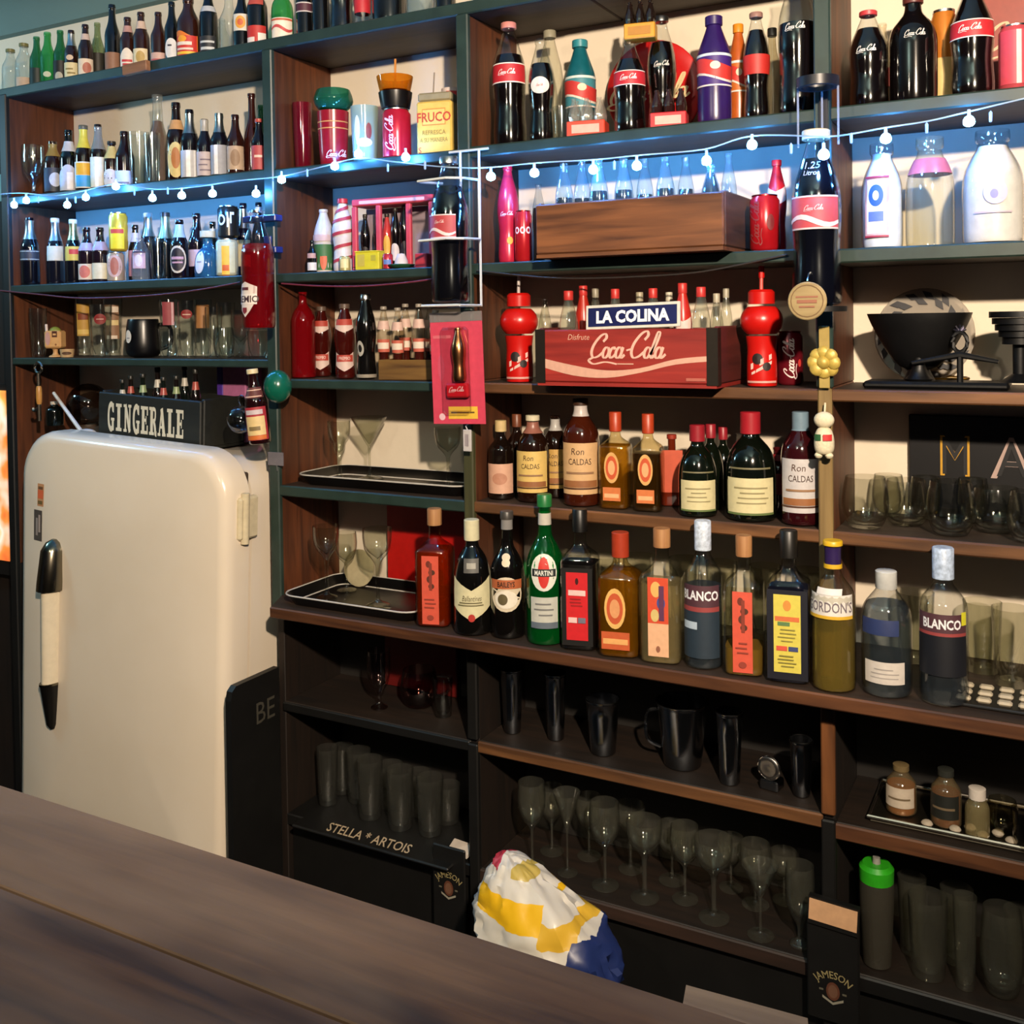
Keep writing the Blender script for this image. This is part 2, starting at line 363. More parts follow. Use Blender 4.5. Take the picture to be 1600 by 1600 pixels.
# black end panel beside the refrigerator, faded letters on it
pts = chaikin([(-.19, .30), (-.19, .78), (-.18, .8), (.0, .8)], 2)
ep = thing('end_panel', 'black end panel with faded letters beside the white refrigerator', 'panel', (0, 0, 0))
pe = [(-.195, .02), (-.195, .675), (-.19, .697), (-.176, .708), (-.02, .708), (-.02, .02)]
part('panel_board', ngon_extrude([(y, z) for y, z in pe], -1.826, -1.808, 'x'), BLK, ep, smooth=0)
decal('lettering', [(g_text('BE', .075, .615, .055, sx=.9), '3f3c34')], on_plane((-1.808, -.15, 0), (0, 1, 0), (0, 0, 1)), ep)
# ---------------------------------------------------------------- bar counter in front
bc = thing('bar_counter', 'worn dark plank bar counter in the foreground', 'counter', (0, 0, 0))
def counter_wood(c1, c2, patch, seed):
    m, nt, N, L, P = nodes('counter_wood')
    n = noise(N, L, 3., 7, mapscale=(1, 16, 16)); n.inputs['Distortion'].default_value = .8; n2 = noise(N, L, 1.1, 4, mapscale=(1.6, 6, 6)); n3 = noise(N, L, 5., 3, mapscale=(.5, 3.2, 1))
    for q in (n, n2, n3): q.noise_dimensions = '4D'; q.inputs['W'].default_value = seed
    r1 = ramp(N, L, n.outputs[0], [(.32, c1), (.7, c2)]); r2 = ramp(N, L, n2.outputs[0], [(.40, '000000'), (.62, 'd0d0d0')]); r3 = ramp(N, L, n3.outputs[0], [(.27, 'ffffff'), (.31, '000000')])
    c = mix_rgb(N, L, r2.outputs[0], r1.outputs[0], patch); c = mix_rgb(N, L, r3.outputs[0], c, '120d0a')
    L.new(c, P.inputs['Base Color']); P.inputs['Roughness'].default_value = .62; P.inputs['Specular IOR Level'].default_value = .22; bump(N, L, P, n.outputs[0], .35, .003); return m
ys = [-1.343, -1.475, -1.60, -1.745, -1.88, -2.02, -2.16]
for i in range(6):
    part('plank', box(-2.6, 1.4, ys[i+1]+.0015, ys[i]-.0015, 1.062, 1.1+random.uniform(-.0008, .0008), .0012), counter_wood(('1c140e', '1a120b', '20160d', '1c150f', '1e140b', '1a130d')[i], ('43301f', '3c2917', '4a341e', '3f2e22', '47301b', '392a1f')[i], ('6e5c4c', '5c4d44', '7d6248', '6a5c56', '5f442a', '4c4036')[i], 3.7*i), bc, smooth=0)
part('counter_body', box(-2.5, 1.3, -1.95, -1.42, 0, 1.06), BLK, bc, smooth=0)
sv = thing('service_ledge', 'pale worn board below the counter edge at bottom', 'board', (0, 0, 0))
q = atz(1166, 1562, .82)
pp = [atz(x, y, .82) for x, y in ((1072, 1540), (1262, 1592))]
part('ledge_board', ngon_extrude([(pp[0].x, pp[0].y), (pp[1].x, pp[1].y), (pp[1].x+.06, pp[1].y-.22), (pp[0].x+.05, pp[0].y-.22)], .795, .82, 'z'), wood('57483a', '7c6a55', 'x', .7), sv, smooth=0)
part('bracket', box(pp[0].x+.06, pp[1].x-.02, -1.415, pp[1].y-.16, .74, .794), BLK, sv, smooth=0)
# ---------------------------------------------------------------- bottles, cans, glasses: one builder each
PROF = dict(
 longneck=[(0, 0), (.86, 0), (1, .025), (1, .2), (1, .52), (.96, .60), (.66, .70), (.46, .79), (.40, .93), (.46, .94), (.46, .965), (.42, 1)],
 stubby=[(0, 0), (.88, 0), (1, .03), (1, .3), (1, .55), (.94, .66), (.6, .78), (.43, .86), (.41, .93), (.47, .94), (.47, 1)],
 coke=[(0, 0), (.84, 0), (.92, .03), (.95, .10), (.86, .25), (.83, .32), (.92, .42), (1, .52), (1, .60), (.9, .70), (.62, .82), (.44, .90), (.37, .95), (.45, .955), (.45, .985), (.42, 1)],
 bigcoke=[(0, 0), (.9, 0), (.98, .03), (1, .12), (.93, .28), (.93, .36), (1, .48), (1, .60), (.93, .68), (.66, .80), (.44, .90), (.36, .95), (.42, .955), (.42, 1)],
 soda=[(0, 0), (.88, 0), (1, .03), (1, .25), (.96, .4), (1, .6), (.96, .68), (.62, .82), (.42, .91), (.38, .96), (.46, .965), (.46, 1)],
 spirit=[(0, 0), (.93, 0), (1, .02), (1, .3), (1, .60), (.95, .66), (.6, .73), (.40, .77), (.34, .82), (.34, .97), (.40, .975), (.40, 1)],
 round=[(0, 0), (.9, 0), (1, .03), (1, .5), (1, .62), (.9, .72), (.6, .80), (.36, .86), (.33, .96), (.38, .97), (.38, 1)],
 martini=[(0, 0), (.93, 0), (1, .02), (.97, .3), (1, .62), (.97, .70), (.75, .78), (.40, .84), (.31, .89), (.31, .97), (.35, .975), (.35, 1)],
 square=[(0, 0), (.9, 0), (1, .02), (1, .3), (1, .62), (.94, .665), (.5, .72), (.36, .755), (.33, .80), (.33, .97), (.38, .975), (.38, 1)],
 flask=[(0, 0), (.9, 0), (1, .03), (.98, .35), (.82, .52), (.45, .64), (.34, .7), (.34, .88), (.38, .9), (.38, 1)],
 milk=[(0, 0), (.93, 0), (1, .03), (1, .3), (1, .52), (.94, .64), (.70, .77), (.52, .84), (.48, .89), (.56, .9), (.58, .94), (.56, 1)],
 vermouth=[(0, 0), (.93, 0), (1, .02), (1, .3), (1, .50), (.95, .57), (.70, .65), (.42, .71), (.33, .76), (.31, .97), (.35, .975), (.35, 1)],
 dome=[(0, 0), (.92, 0), (1, .03), (1, .2), (1, .43), (.95, .55), (.78, .66), (.48, .74), (.32, .78), (.31, .97), (.36, .975), (.36, 1)],
 tallneck=[(0, 0), (.88, 0), (1, .02), (1, .3), (1, .42), (.9, .52), (.55, .64), (.42, .74), (.36, .95), (.44, .955), (.44, 1)])
LIPR = dict(longneck=.46, stubby=.47, coke=.45, bigcoke=.42, soda=.46, spirit=.40, round=.38, martini=.35, square=.38, flask=.38, milk=.58, tallneck=.44, vermouth=.35, dome=.36)
ITEMS = []            # (object, shelf key, pixel column, description, ordinal noun)
FRONT = {}
def prof(kind, H, r): return chaikin([(a*r, z*H) for a, z in PROF[kind]], 2)
def rz(pr, z):
    o = 0
    for (a, z0), (b, z1) in zip(pr[:-1], pr[1:]):
        if z1 > z0+1e-7 and z0 <= z <= z1: return a+(b-a)*(z-z0)/(z1-z0)
    return pr[-2][0]
def wrap(pr, a0=0., flat=False, rb=None):
    if flat: return lambda u, v, l: (u, -rb-l, v)
    def f(u, v, l):
        r = rz(pr, v)+l; r0 = rb or r; a = a0+u/r0
        return (r*math.sin(a), -r*math.cos(a), v)
    return f
def cut(pr, z0, z1, inset=0.):
    q = [(max(0, a-inset), z) for a, z in pr if z0 < z < z1]
    return [(0, z0), (max(0, rz(pr, z0)-inset), z0)]+q+[(max(0, rz(pr, z1)-inset), z1), (0, z1)]
PLACED, CROWD, BOUND = {}, [], {}
def shelf_item(px, pyt, wpx, Y, z, Y0=None):
    """metric base point, height and radius of a thing seen at column px, top row pyt, standing on height z at depth Y"""
    top = aty(px, pyt, Y); b = aty(px, proj((top.x, Y, z))[1], Y)
    loc = Vector(((top.x+b.x)/2, Y, z)); r = wpx/2*depth(loc)/FPX
    if Y0 is None and Y > -.065:      # slide along the line of sight until it stands clear of its neighbours
        lo, hi = BOUND.get(round(z, 3), ((-.097 if abs(z-ROW['E']) < .012 else .002)+r, .232-r))
        near = PLACED.setdefault(round(z, 3), [])
        for k in range(0, 34):
            Yc = Y+(.005*((k+1)//2))*(1 if k % 2 else -1)
            if k and not (lo <= Yc <= hi): continue
            t2 = aty(px, pyt, Yc); b2 = aty(px, proj((t2.x, Yc, z))[1], Yc); l2 = Vector(((t2.x+b2.x)/2, Yc, z)); r2 = wpx/2*depth(l2)/FPX
            if all((l2-q).length > (r2+rq)*1.02+.0006 for q, rq in near): near.append((l2, r2)); return l2, max(.01, t2.z-z), r2
        CROWD.append((px, z)); near.append((loc, r))
    return loc, max(.01, top.z-z), r
def face(loc, k=.75): return math.atan2(EYE.x-loc.x, loc.y-EYE.y)*k
DESC_CAT = {}
def reg(o, key, px, desc, noun, cat, group):
    o['category'] = cat; o['group'] = group; ITEMS.append((o, key, px, desc, noun))
def lab_prims(spec, H, r):
    """spec: (z0, z1, half width in radii, colour, shape, extras) -> list of (shape, colour) in surface units"""
    z0, z1, hw, col, shape, ex = tuple(spec)+('r', [])[len(spec)-4:]
    z0 *= H; z1 *= H; hw *= r; h = z1-z0; P = []
    if col:
        if shape == 'o': P.append((g_oval(0, z0+h/2, hw, h/2), col))
        elif shape == 's': P.append((g_poly([(-hw, z0+h*.3, z1), (-hw*.75, z0+h*.22, z1-h*.08), (-hw*.5, z0+h*.14, z1-h*.16), (-hw*.25, z0+h*.07, z1-h*.23), (0, z0, z1-h*.3), (hw*.25, z0+h*.07, z1-h*.23), (hw*.5, z0+h*.14, z1-h*.16), (hw*.75, z0+h*.22, z1-h*.08), (hw, z0+h*.3, z1)]), col))
        elif shape == 'a': P.append((g_poly([(-hw+2*hw*i/10, z0, z0+h*(.62+.38*math.sin(math.pi*i/10))) for i in range(11)]), col))
        elif shape == 'w': P.append((g_poly([(-hw+2*hw*i/10, z0, z1-h*.16*i/10+.07*h*math.sin(6.3*i/10)) for i in range(11)]), col))
        else: P.append((g_rect(-hw, hw, z0, z1, max(4, int(2*hw/r/.13))), col))
    for e in ex:
        t = e[0]
        if t == 'r': P.append((g_rect(e[1]*hw, e[2]*hw, z0+e[3]*h, z0+e[4]*h, max(2, int((e[2]-e[1])*hw/r/.13))), e[5]))
        elif t == 'o': P.append((g_oval(e[1]*hw, z0+e[2]*h, e[3]*hw, e[3]*hw*e[4] if len(e) > 6 else e[4]*h, inner=(e[6] if len(e) > 6 else 0)), e[5]))
        elif t == 't': P.append((g_text(e[1], e[2]*hw, z0+e[3]*h, e[4]*h, e[6] if len(e) > 6 else 0, e[7] if len(e) > 7 else 1., e[8] if len(e) > 8 else 0.), e[5]))
        elif t == 'c': P.append((g_script(e[1]*hw, z0+e[2]*h, e[3]*2*hw, sy=e[5] if len(e) > 5 else 1.), e[4]))
        elif t == 'v': P.append((g_script(e[1]*hw, z0+e[2]*h, e[3]*h, True), e[4]))
        elif t == 'wave': P.append((g_poly([(hw*(-1+.2*i), z0+h*(e[1]+.13*math.sin(i*.62+e[4] if len(e) > 4 else i*.62)), z0+h*(e[1]+e[2]+.13*math.sin(i*.62-.25))) for i in range(11)]), e[3]))
        elif t == 'lines':
            for i in range(e[1]): P.append((g_rect(-.6*hw*random.uniform(.6, 1.2), .6*hw*random.uniform(.6, 1.2), z0+h*(e[2]+e[3]*i), z0+h*(e[2]+e[3]*i+e[4]), max(2, int(1.4*hw/r/.13))), e[5]))
    return P
def bottle(key, px, top, wpx, Y, kind, body, desc, cap=None, labels=(), liquid=None, fill=.7, z=None, rot=None, name='bottle', noun='bottle', cat='bottle', group=None, capz=.94, seg=18, bodymat=None, loc=None, H=None, r=None, capk=1.12, neck=None, tilt=None, k=.75):
    z = ROW[key] if z is None else z
    if loc is None: loc, H, r = shelf_item(px, top, wpx, Y, z)
    e = thing(name, '', cat, loc, 0); rot = face(loc, k)+R(random.uniform(-7, 7)) if rot is None else rot
    e.rotation_euler = (0, tilt or 0, rot)
    pr = prof(kind, H, r); sq = None
    if kind == 'square':
        zs = H*.665; sq = lambda zz: 7 if zz < zs else max(2, 7-5*(zz-zs)/(H*.08))
        seg = 24
    bm = bodymat or dark(body)
    part('glass_body', lathe(pr, seg, sq), bm, e, smooth=42)
    if liquid:
        part('liquid', lathe(cut(pr, .012*H, fill*H, .0022), seg, sq), liquid if isinstance(liquid, bpy.types.Material) else dark(liquid, .12), e, smooth=42)
    if cap:
        lr = LIPR[kind]*r*capk
        cm = cap if isinstance(cap, bpy.types.Material) else paint(cap, .4, .0, .08, 80)
        zc = H*capz; n_ = max(rz(pr, zc)+.0008, lr*.9)
        part('cap', lathe([(0, H*.99), (n_, zc), (lr, zc+.001), (lr, H*1.0), (lr*.92, H*1.006), (0, H*1.008)], 14), cm, e, smooth=42)
    if neck:      # foil or paper on the neck: (z0, z1, colour or material)
        n0, n1 = neck[0]*H, neck[1]*H
        zz = [n0+(n1-n0)*i/6 for i in range(7)]
        part('neck_foil', lathe([(rz(pr, t)+.0009, t) for t in zz], seg), neck[2] if isinstance(neck[2], bpy.types.Material) else paint(neck[2], .35, 0, .08, 80), e, smooth=42)
    for nl, s in enumerate(labels):
        off = 0
        if isinstance(s[0], str) and s[0] == 'at': off, s = s[1], s[2]
        P = lab_prims(s, H, r)
        f_ = wrap(pr, off, kind == 'square', r if kind == 'square' else None)
        decal('label', P, lambda u, v, l: f_(u, v, l+.0011*nl), e)
    reg(e, key, px, desc, noun, cat, group or FRONT.get(key, 'things on the back bar'))
    return e
def can(key, px, top, bot, wpx, Y, col, desc, prims=(), lid='c8c8c8', name='drink_can', cat='can', z=None, group=None, noun='can', mt=None, rot=None, loc=None, H=None, r=None):
    z = ROW[key] if z is None else z
    if loc is None: loc, H, r = shelf_item(px, top, wpx, Y, z)
    e = thing(name, '', cat, loc, face(loc, .8) if rot is None else rot)
    pr = [(0, .004), (r*.72, .004), (r*.78, 0), (r*.82, .001), (r, H*.05), (r, H*.5), (r, H*.90), (r*.84, H*.965), (r*.84, H*.985), (r*.8, H*.985)]
    part('can_body', lathe(pr, 22), mt or paint(col, .25, .35, .06, 60), e, smooth=50)
    part('lid', lathe([(r*.86, H*.975), (r*.86, H), (r*.8, H), (r*.78, H*.985), (0, H*.985)], 22), metal(lid), e, smooth=50)
    P = []
    for s in prims: P += lab_prims(s, H, r)
    if P: decal('label', P, wrap(pr), e)
    reg(e, key, px, desc, noun, cat, group or FRONT.get(key, 'things on the back bar')); return e
GL = dict(
 tumbler=[(0, 0), (.80, 0), (.84, .02), (1, 1), (.95, 1), (.78, .08), (0, .07)],
 tall=[(0, 0), (.74, 0), (.78, .02), (.9, .5), (1, 1), (.95, 1), (.85, .5), (.72, .06), (0, .05)],
 round=[(0, 0), (.5, 0), (.75, .06), (1, .4), (.98, .65), (.84, 1), (.8, 1), (.94, .64), (.95, .4), (.7, .1), (0, .06)],
 wine=[(0, 0), (.85, 0), (.85, .02), (.16, .05), (.09, .1), (.09, .42), (.2, .47), (.75, .58), (1, .76), (.9, 1), (.87, 1), (.96, .76), (.7, .6), (0, .5)],
 coupe=[(0, 0), (.8, 0), (.8, .02), (.18, .06), (.12, .12), (.12, .5), (.3, .58), (.85, .7), (1, .86), (1, 1), (.96, 1), (.95, .86), (.8, .73), (0, .6)],
 martini=[(0, 0), (.72, 0), (.72, .015), (.12, .05), (.07, .1), (.07, .5), (.12, .54), (1, 1), (.97, 1), (.08, .57), (0, .56)],
 margarita=[(0, 0), (.75, 0), (.72, .03), (.2, .08), (.17, .3), (.24, .42), (.5, .5), (.55, .62), (.9, .7), (1, .85), (1, 1), (.96, 1), (.95, .86), (.85, .73), (.5, .66), (.42, .53), (0, .47)],
 goblet=[(0, 0), (.7, 0), (.7, .03), (.2, .08), (.15, .2), (.3, .28), (.85, .45), (1, .7), (.95, 1), (.9, 1), (.94, .7), (.8, .48), (0, .33)])
CLEAR = glass('e9efec', .45)
def glassware(key, px, top, wpx, Y, kind, desc, mt=None, name='drinking_glass', noun='glass', cat='glass', z=None, prims=(), seg=20, group=None, loc=None, H=None, r=None, handle=False):
    z = ROW[key] if z is None else z
    if loc is None: loc, H, r = shelf_item(px, top, wpx, Y, z)
    e = thing(name, '', cat, loc, face(loc, .9))
    pr = chaikin([(a*r, t*H) for a, t in GL[kind]], 1)
    if kind in ('wine', 'coupe', 'martini', 'margarita', 'goblet'):
        hb = {'wine': .45, 'coupe': .55, 'martini': .52, 'margarita': .45, 'goblet': .26}[kind]*H
        i = max(j for j in range(len(pr)//2) if pr[j][1] <= hb)
        part('foot_and_stem', lathe(pr[:i+1], seg), mt or CLEAR, e, smooth=50)
        part('bowl', lathe(pr[i:], seg), mt or CLEAR, e, smooth=50)
    else: part('glass_wall', lathe(pr, seg), mt or CLEAR, e, smooth=50)
    n = len(pr)//2; P = []
    for s in prims: P += lab_prims(s, H, r)
    if P: decal('printed_logo', P, wrap([p for p in pr[:max(range(len(pr)), key=lambda j: pr[j][1])+1]]), e)
    if handle:
        part('handle', tube(curve_pts([(r*.9, 0, H*.8), (r*1.5, 0, H*.75), (r*1.55, 0, H*.4), (r*.85, 0, H*.22)], 5), .004), mt or CLEAR, e)
    reg(e, key, px, desc, noun, cat, group or FRONT.get(key, 'things on the back bar')); return e
COKE_L = ('c81e2a')
def coke(key, px, top, wpx, Y, desc, cap='c23a34', lab='red', big=False, fill=.80, body=None, **kw):
    L = []
    if lab == 'red': L = [(.50, .66, 1.35, 'b5202a', 'r', [('r', -1, 1, .0, .06, 'e8d8d0'), ('r', -1, 1, .94, 1, 'e8d8d0'), ('c', 0, .52, .42, 'f0dcd6', 1.)])]
    elif lab == 'script': L = [(.48, .68, 1.2, None, 'r', [('c', 0, .5, .46, 'd8d4cc', 1.1)])]
    elif lab == 'white': L = [(.46, .62, .75, 'd8cfc4', 'o', [('c', 0, .5, .36, 'b04a40', 1.1)])]
    return bottle(key, px, top, wpx, Y, 'bigcoke' if big else 'coke', None, desc, cap=cap, labels=L, liquid='0c0504', fill=fill, bodymat=body or glass('e6ece8', .5), capz=.955, **kw)
# ---------------------------------------------------------------- top shelf and left bay
AMB, BRN, BLKG, DGRN = '24100a', '2d140b', '0b0a0b', '0d2414'
GRN = glass('2f9a45', .35, body=.25); GRN2 = glass('1f6a38', .4, body=.25); FROST = glass('c9d2cc', .6, .1, body=.25); SILV = metal('c9c9c4', .28); GOLDF = metal('b9a566', .3)
FRONT.update(L1='bottles along the top shelf', L2='bottles on the second left shelf', L3='bottles on the third left shelf', L4='glasses on the left glass shelf')
b = lambda *a, **k: bottle('L1', *a, **k)
b(17, 78, 26, .10, 'stubby', None, 'small clear frosted bottle with gold crown', cap='6f6a3c', bodymat=FROST)
b(38, 69, 27, .09, 'stubby', None, 'clear frosted bottle with beige label', cap='6f6a3c', bodymat=FROST, labels=[(.06, .32, .8, 'b39c88')])
b(58, 58, 22, .07, 'longneck', None, 'dark green beer bottle', bodymat=GRN2, labels=[(.1, .4, 1.2, '12201a')])
b(75, 51, 24, .09, 'longneck', None, 'bright green empty beer bottle', bodymat=GRN, labels=[(.18, .28, .5, 'b9c0a8', 'o')])
b(95, 48, 22, .09, 'longneck', None, 'green beer bottle with black lower label', bodymat=GRN2, labels=[(.05, .45, 1.4, '14120f', 'r', [('o', 0, .3, .4, .2, 'a8a79a')])])
b(112, 48, 22, .07, 'longneck', AMB, 'dark beer bottle with silver neck foil', neck=(.7, .93, SILV), labels=[(.08, .38, 1.1, 'd8cba0', 'r', [('lines', 2, .3, .25, .1, '8d7c48')]), (.42, .52, .5, 'd0b9a0', 'o')])
b(134, 39, 23, .07, 'longneck', AMB, 'brown beer bottle with cream and pink label', neck=(.72, .83, 'cbb6ae'), labels=[(.06, .38, 1.2, 'e0cdb8', 'r', [('o', .2, .5, .5, .3, 'b06a58')])])
b(153, 36, 21, .12, 'longneck', None, 'olive green bottle standing behind darker bottles', bodymat=glass('7c8d5a', .4, body=.2), labels=[(.1, .5, 1.3, '221e14')])
b(176, 8, 24, .07, 'longneck', BLKG, 'tall black bottle with brown paper label', labels=[(.05, .32, 1.2, '8d6650')])
b(200, 28, 25, .06, 'longneck', BRN, 'brown bottle with white arched red lettered label', neck=(.72, .84, 'b98f88'), labels=[(.06, .42, .95, 'e4dcd2', 'a', [('r', -.7, .7, .3, .42, 'c23a40'), ('r', -.6, .6, .14, .22, 'c23a40')])])
b(221, 20, 25, .06, 'longneck', BRN, 'brown bottle with square cream label', neck=(.7, .84, 'd0b7a6'), labels=[(.06, .35, 1.05, 'e3d3ae', 'r', [('o', .1, .5, .55, .35, 'b99c5c')])])
b(248, 20, 24, .06, 'longneck', BRN, 'brown bottle with low pink banded label', labels=[(.05, .24, 1.2, 'c9a8a0', 'r', [('r', -1, 1, .1, .4, 'b05a5c')])])
b(269, 4, 23, .06, 'longneck', BLKG, 'black bottle with white oval label', labels=[(.06, .40, .95, 'd9dbe0', 'o', [('r', -.5, .1, .62, .7, '333344')])])
b(295, 0, 36, .05, 'stubby', BRN, 'stout brown bottle with bright orange and red label', labels=[(.02, .44, 1.1, 'e07a28', 'w', [('r', -.92, .92, .05, .82, 'c8342c'), ('r', -.92, .92, .1, .2, 'e9c23c'), ('o', -.3, .7, .4, .13, 'e8a030'), ('r', -.8, .5, .45, .58, 'e6d9cf'), ('r', -.8, .6, .26, .34, 'e6cfc4')])])
b(326, -22, 28, .06, 'longneck', BLKG, 'black bottle with silver patterned label', neck=(.62, .70, 'b8bcc4'), labels=[(.04, .28, 1.1, '23252b', 'r', [('r', -.8, .8, .6, .72, 'c3c8cc'), ('r', -.7, .8, .2, .36, 'c3c8cc')])])
b(347, 30, 24, .11, 'longneck', None, 'small clear bottle with green rim behind taller bottle', bodymat=FROST)
b(358, -8, 30, .06, 'longneck', None, 'clear empty beer bottle', bodymat=glass('dfe6df', .5, body=.08))
b(378, -14, 28, .06, 'longneck', BLKG, 'black bottle with yellow sun neck label', labels=[(.30, .58, .95, 'd2cfc6', 'r', [('o', 0, .5, .62, .38, 'd99a3c'), ('o', 0, .5, .35, .2, 'c8603c')])])
b(402, -34, 32, .045, 'longneck', BLKG, 'black bottle with red and white label', labels=[(.04, .28, 1.1, 'b8302c', 'r', [('r', -1, -.1, 0, .3, 'e3d6d0'), ('r', .2, 1, 0, .55, 'dedad4')]), (.58, .66, .8, 'b04a40')])
b(441, -22, 34, .05, 'stubby', None, 'bright green bottle with white and red label', bodymat=GRN, labels=[(.05, .40, 1.15, 'e6dccd', 'r', [('r', -1, 1, .86, .96, 'c05a40'), ('wave', .4, .14, 'c04848')])])
b(476, -45, 27, .06, 'longneck', BLKG, 'black bottle with purple band', labels=[(.38, .52, 1.3, '4d2434', 'r', [('r', -1, 1, 0, .12, 'c9c2c4'), ('r', -1, 1, .88, 1, 'c9c2c4')])])
b(501, -60, 28, .06, 'longneck', BLKG, 'plain black bottle beside the purple banded one')
coke('L1', 534, -62, 37, .06, 'large cola bottle with white and red label', lab='red', big=True)
bottle('L1', 566, -40, 28, .06, 'coke', None, 'cola bottle in red sleeve with clear base', bodymat=CLEAR, labels=[(.28, .85, 2.6, 'b52430', 'r', [('r', -.4, .5, .45, .55, 'e3c4c0')])], cap='b8282c')
b(608, -75, 54, .07, 'round', BLKG, 'wide black bottle')
b(656, -60, 42, .06, 'milk', None, 'wide clear grey bottle', bodymat=glass('9fb0b2', .5, .05, body=.25))
b(696, -70, 32, .06, 'longneck', BLKG, 'black bottle at shelf end')
wb = aty(214, 106, -.016); o = part('wooden_block', box(-.048, .048, -.011, .006, -.016, .013, .002), wood('7d4f2c', 'b0784a', 'x', .6), None, wb, smooth=0)
o.rotation_euler = (0, R(-2), 0); tag(o, 'small raw wooden block fixed on the front edge of the top shelf', 'block')
# second shelf
b = lambda *a, **k: bottle('L2', *a, **k)
glassware('L2', 52, 228, 34, .028, 'goblet', 'clear stemmed beer glass')
b(83, 222, 28, .07, 'stubby', AMB, 'dark bottle with gold neck foil', neck=(.72, .95, '8d7338'), labels=[(.06, .5, 1.1, '2a3038', 'r', [('o', .3, .5, .6, .3, 'b8bcc4')])])
b(108, 204, 28, .07, 'longneck', BLKG, 'black bottle with silver neck label', neck=(.66, .82, 'c2c2c8'), labels=[(.05, .45, 1.25, 'b9bac2', 'a', [('r', -.1, .4, .05, .7, 'e6e6ea')])])
b(131, 197, 27, .06, 'longneck', '190b07', 'brown bottle with yellow neck and blue orange label', neck=(.66, .95, 'd6c84c'), cap='5a5a50', labels=[(.06, .45, 1.2, 'd8d0c0', 'r', [('r', -.7, .9, .5, .95, 'e0a020'), ('r', -.7, .9, .05, .48, '3fa0d8')])])
b(154, 195, 25, .06, 'longneck', '1c0e0c', 'brown bottle with silver striped label', neck=(.62, .96, glass('cfd4d2', .5, body=.3)), labels=[(.05, .5, 1.1, 'd9d2b8', 'r', [('r', -.2, .2, 0, 1, 'f3efdf')])])
b(175, 222, 25, .07, 'stubby', AMB, 'short brown bottle with cream neck label', neck=(.64, .9, 'c9b878'), cap='26221a', labels=[(.04, .42, 1.1, 'cfc6bd', 'o')])
b(195, 206, 29, .07, 'longneck', '1d0d0d', 'brown bottle with low white label', labels=[(.02, .30, 1.1, 'c6c6d6', 'r', [('r', -.5, .6, .2, .3, '6d6d80')])])
glassware('L2', 218, 208, 34, .05, 'tall', 'clear fluted beer glass')
glassware('L2', 238, 209, 26, .055, 'tall', 'narrow clear beer glass')
b(247, 149, 37, .12, 'tallneck', None, 'tall clear necked amber bottle behind glasses', bodymat=glass('d8dcd4', .5, body=.1), liquid='5a3016', fill=.72)
b(276, 161, 31, .07, 'longneck', '1c0d0b', 'brown bottle with round yellow label', neck=(.66, .78, 'c79a6a'), labels=[(.06, .5, .9, 'd0bd7c', 'o', [('o', 0, .55, .5, .3, 'b0703c')])])
b(297, 172, 29, .06, 'longneck', '100c12', 'dark bottle with silver neck and silver label', neck=(.66, .94, SILV), labels=[(.05, .42, 1.15, 'b8b8bc', 'r', [('r', -.2, .2, 0, 1, 'efefef'), ('r', .5, .7, 0, 1, 'e2e2e6')])])
b(320, 187, 26, .06, 'longneck', '140f18', 'dark bottle with pale pink label', neck=(.8, .99, 'a7a090'), labels=[(.06, .45, 1.1, 'c0b2b6', 'r', [('lines', 3, .2, .22, .06, '7d7080')])])
b(343, 178, 28, .06, 'longneck', '0f0c16', 'dark bottle with silver capsule and bright stripe', neck=(.7, 1.0, SILV), labels=[(.05, .5, 1.1, '9c9ea8', 'r', [('r', -.4, .0, 0, 1, 'ececf0')])])
b(368, 180, 27, .06, 'longneck', '2a120e', 'brown bottle with beige patterned label', labels=[(.10, .48, 1.15, 'b9a089', 'r', [('o', 0, .5, .5, .36, '927760')])])
b(394, 147, 27, .10, 'tallneck', '32130f', 'tall reddish brown long necked bottle')
b(409, 165, 24, .15, 'longneck', None, 'green bottle tucked beside the upright', bodymat=GRN2)
b(405, 187, 24, .05, 'longneck', '100a12', 'small dark bottle with red label', cap='b04a3c', labels=[(.06, .5, 1.1, 'b04a50', 'r', [('r', -.5, .5, .5, .6, 'e3c9c0')])])
# third shelf
b = lambda *a, **k: bottle('L3', *a, **k)
b(47, 341, 28, .028, 'longneck', '0a0a10', 'black bottle with silver foil neck', neck=(.68, .96, SILV), labels=[(.36, .52, 1.3, '2d3038', 'r', [('r', -1, 1, .1, .16, 'b8bcb4'), ('r', -1, 1, .84, .9, 'b8bcb4')])])
b(87, 342, 25, .06, 'longneck', '101018', 'dark bottle with silver neck and cream label', neck=(.66, .94, SILV), cap='d8d8d0', labels=[(.36, .58, 1.3, 'd2c9b0')])
b(115, 344, 24, .055, 'longneck', '0c0c12', 'dark bottle with gold and red label', neck=(.68, .94, metal('cbc78f', .3)), cap='d8d8d0', labels=[(.36, .58, 1.3, 'd0b24c', 'r', [('r', -.2, 1, .45, .8, 'c23a34')])])
b(136, 356, 26, .045, 'longneck', '1c0f14', 'brown bottle with mauve collar and red label', neck=(.58, .72, 'a58a92'), labels=[(.06, .34, 1.15, 'd8c3a8', 'r', [('o', -.1, .5, .6, .4, 'c86a58')])])
b(157, 356, 26, .045, 'longneck', '1c0f14', 'brown bottle with mauve collar and cream label', neck=(.58, .74, 'a58a92'), labels=[(.06, .35, 1.15, 'd8cba8')])
c_ = can('L3', 181, 395, 441, 26, .05, 'b9a58c', 'lower pink and cream can under yellow can', [(.15, .9, 1.0, 'c4a49c', 'o', [('o', 0, .5, .5, .4, 'a8604c')])])
zt = c_.location.z+(aty(181, 395, .05).z-ROW['L3'])
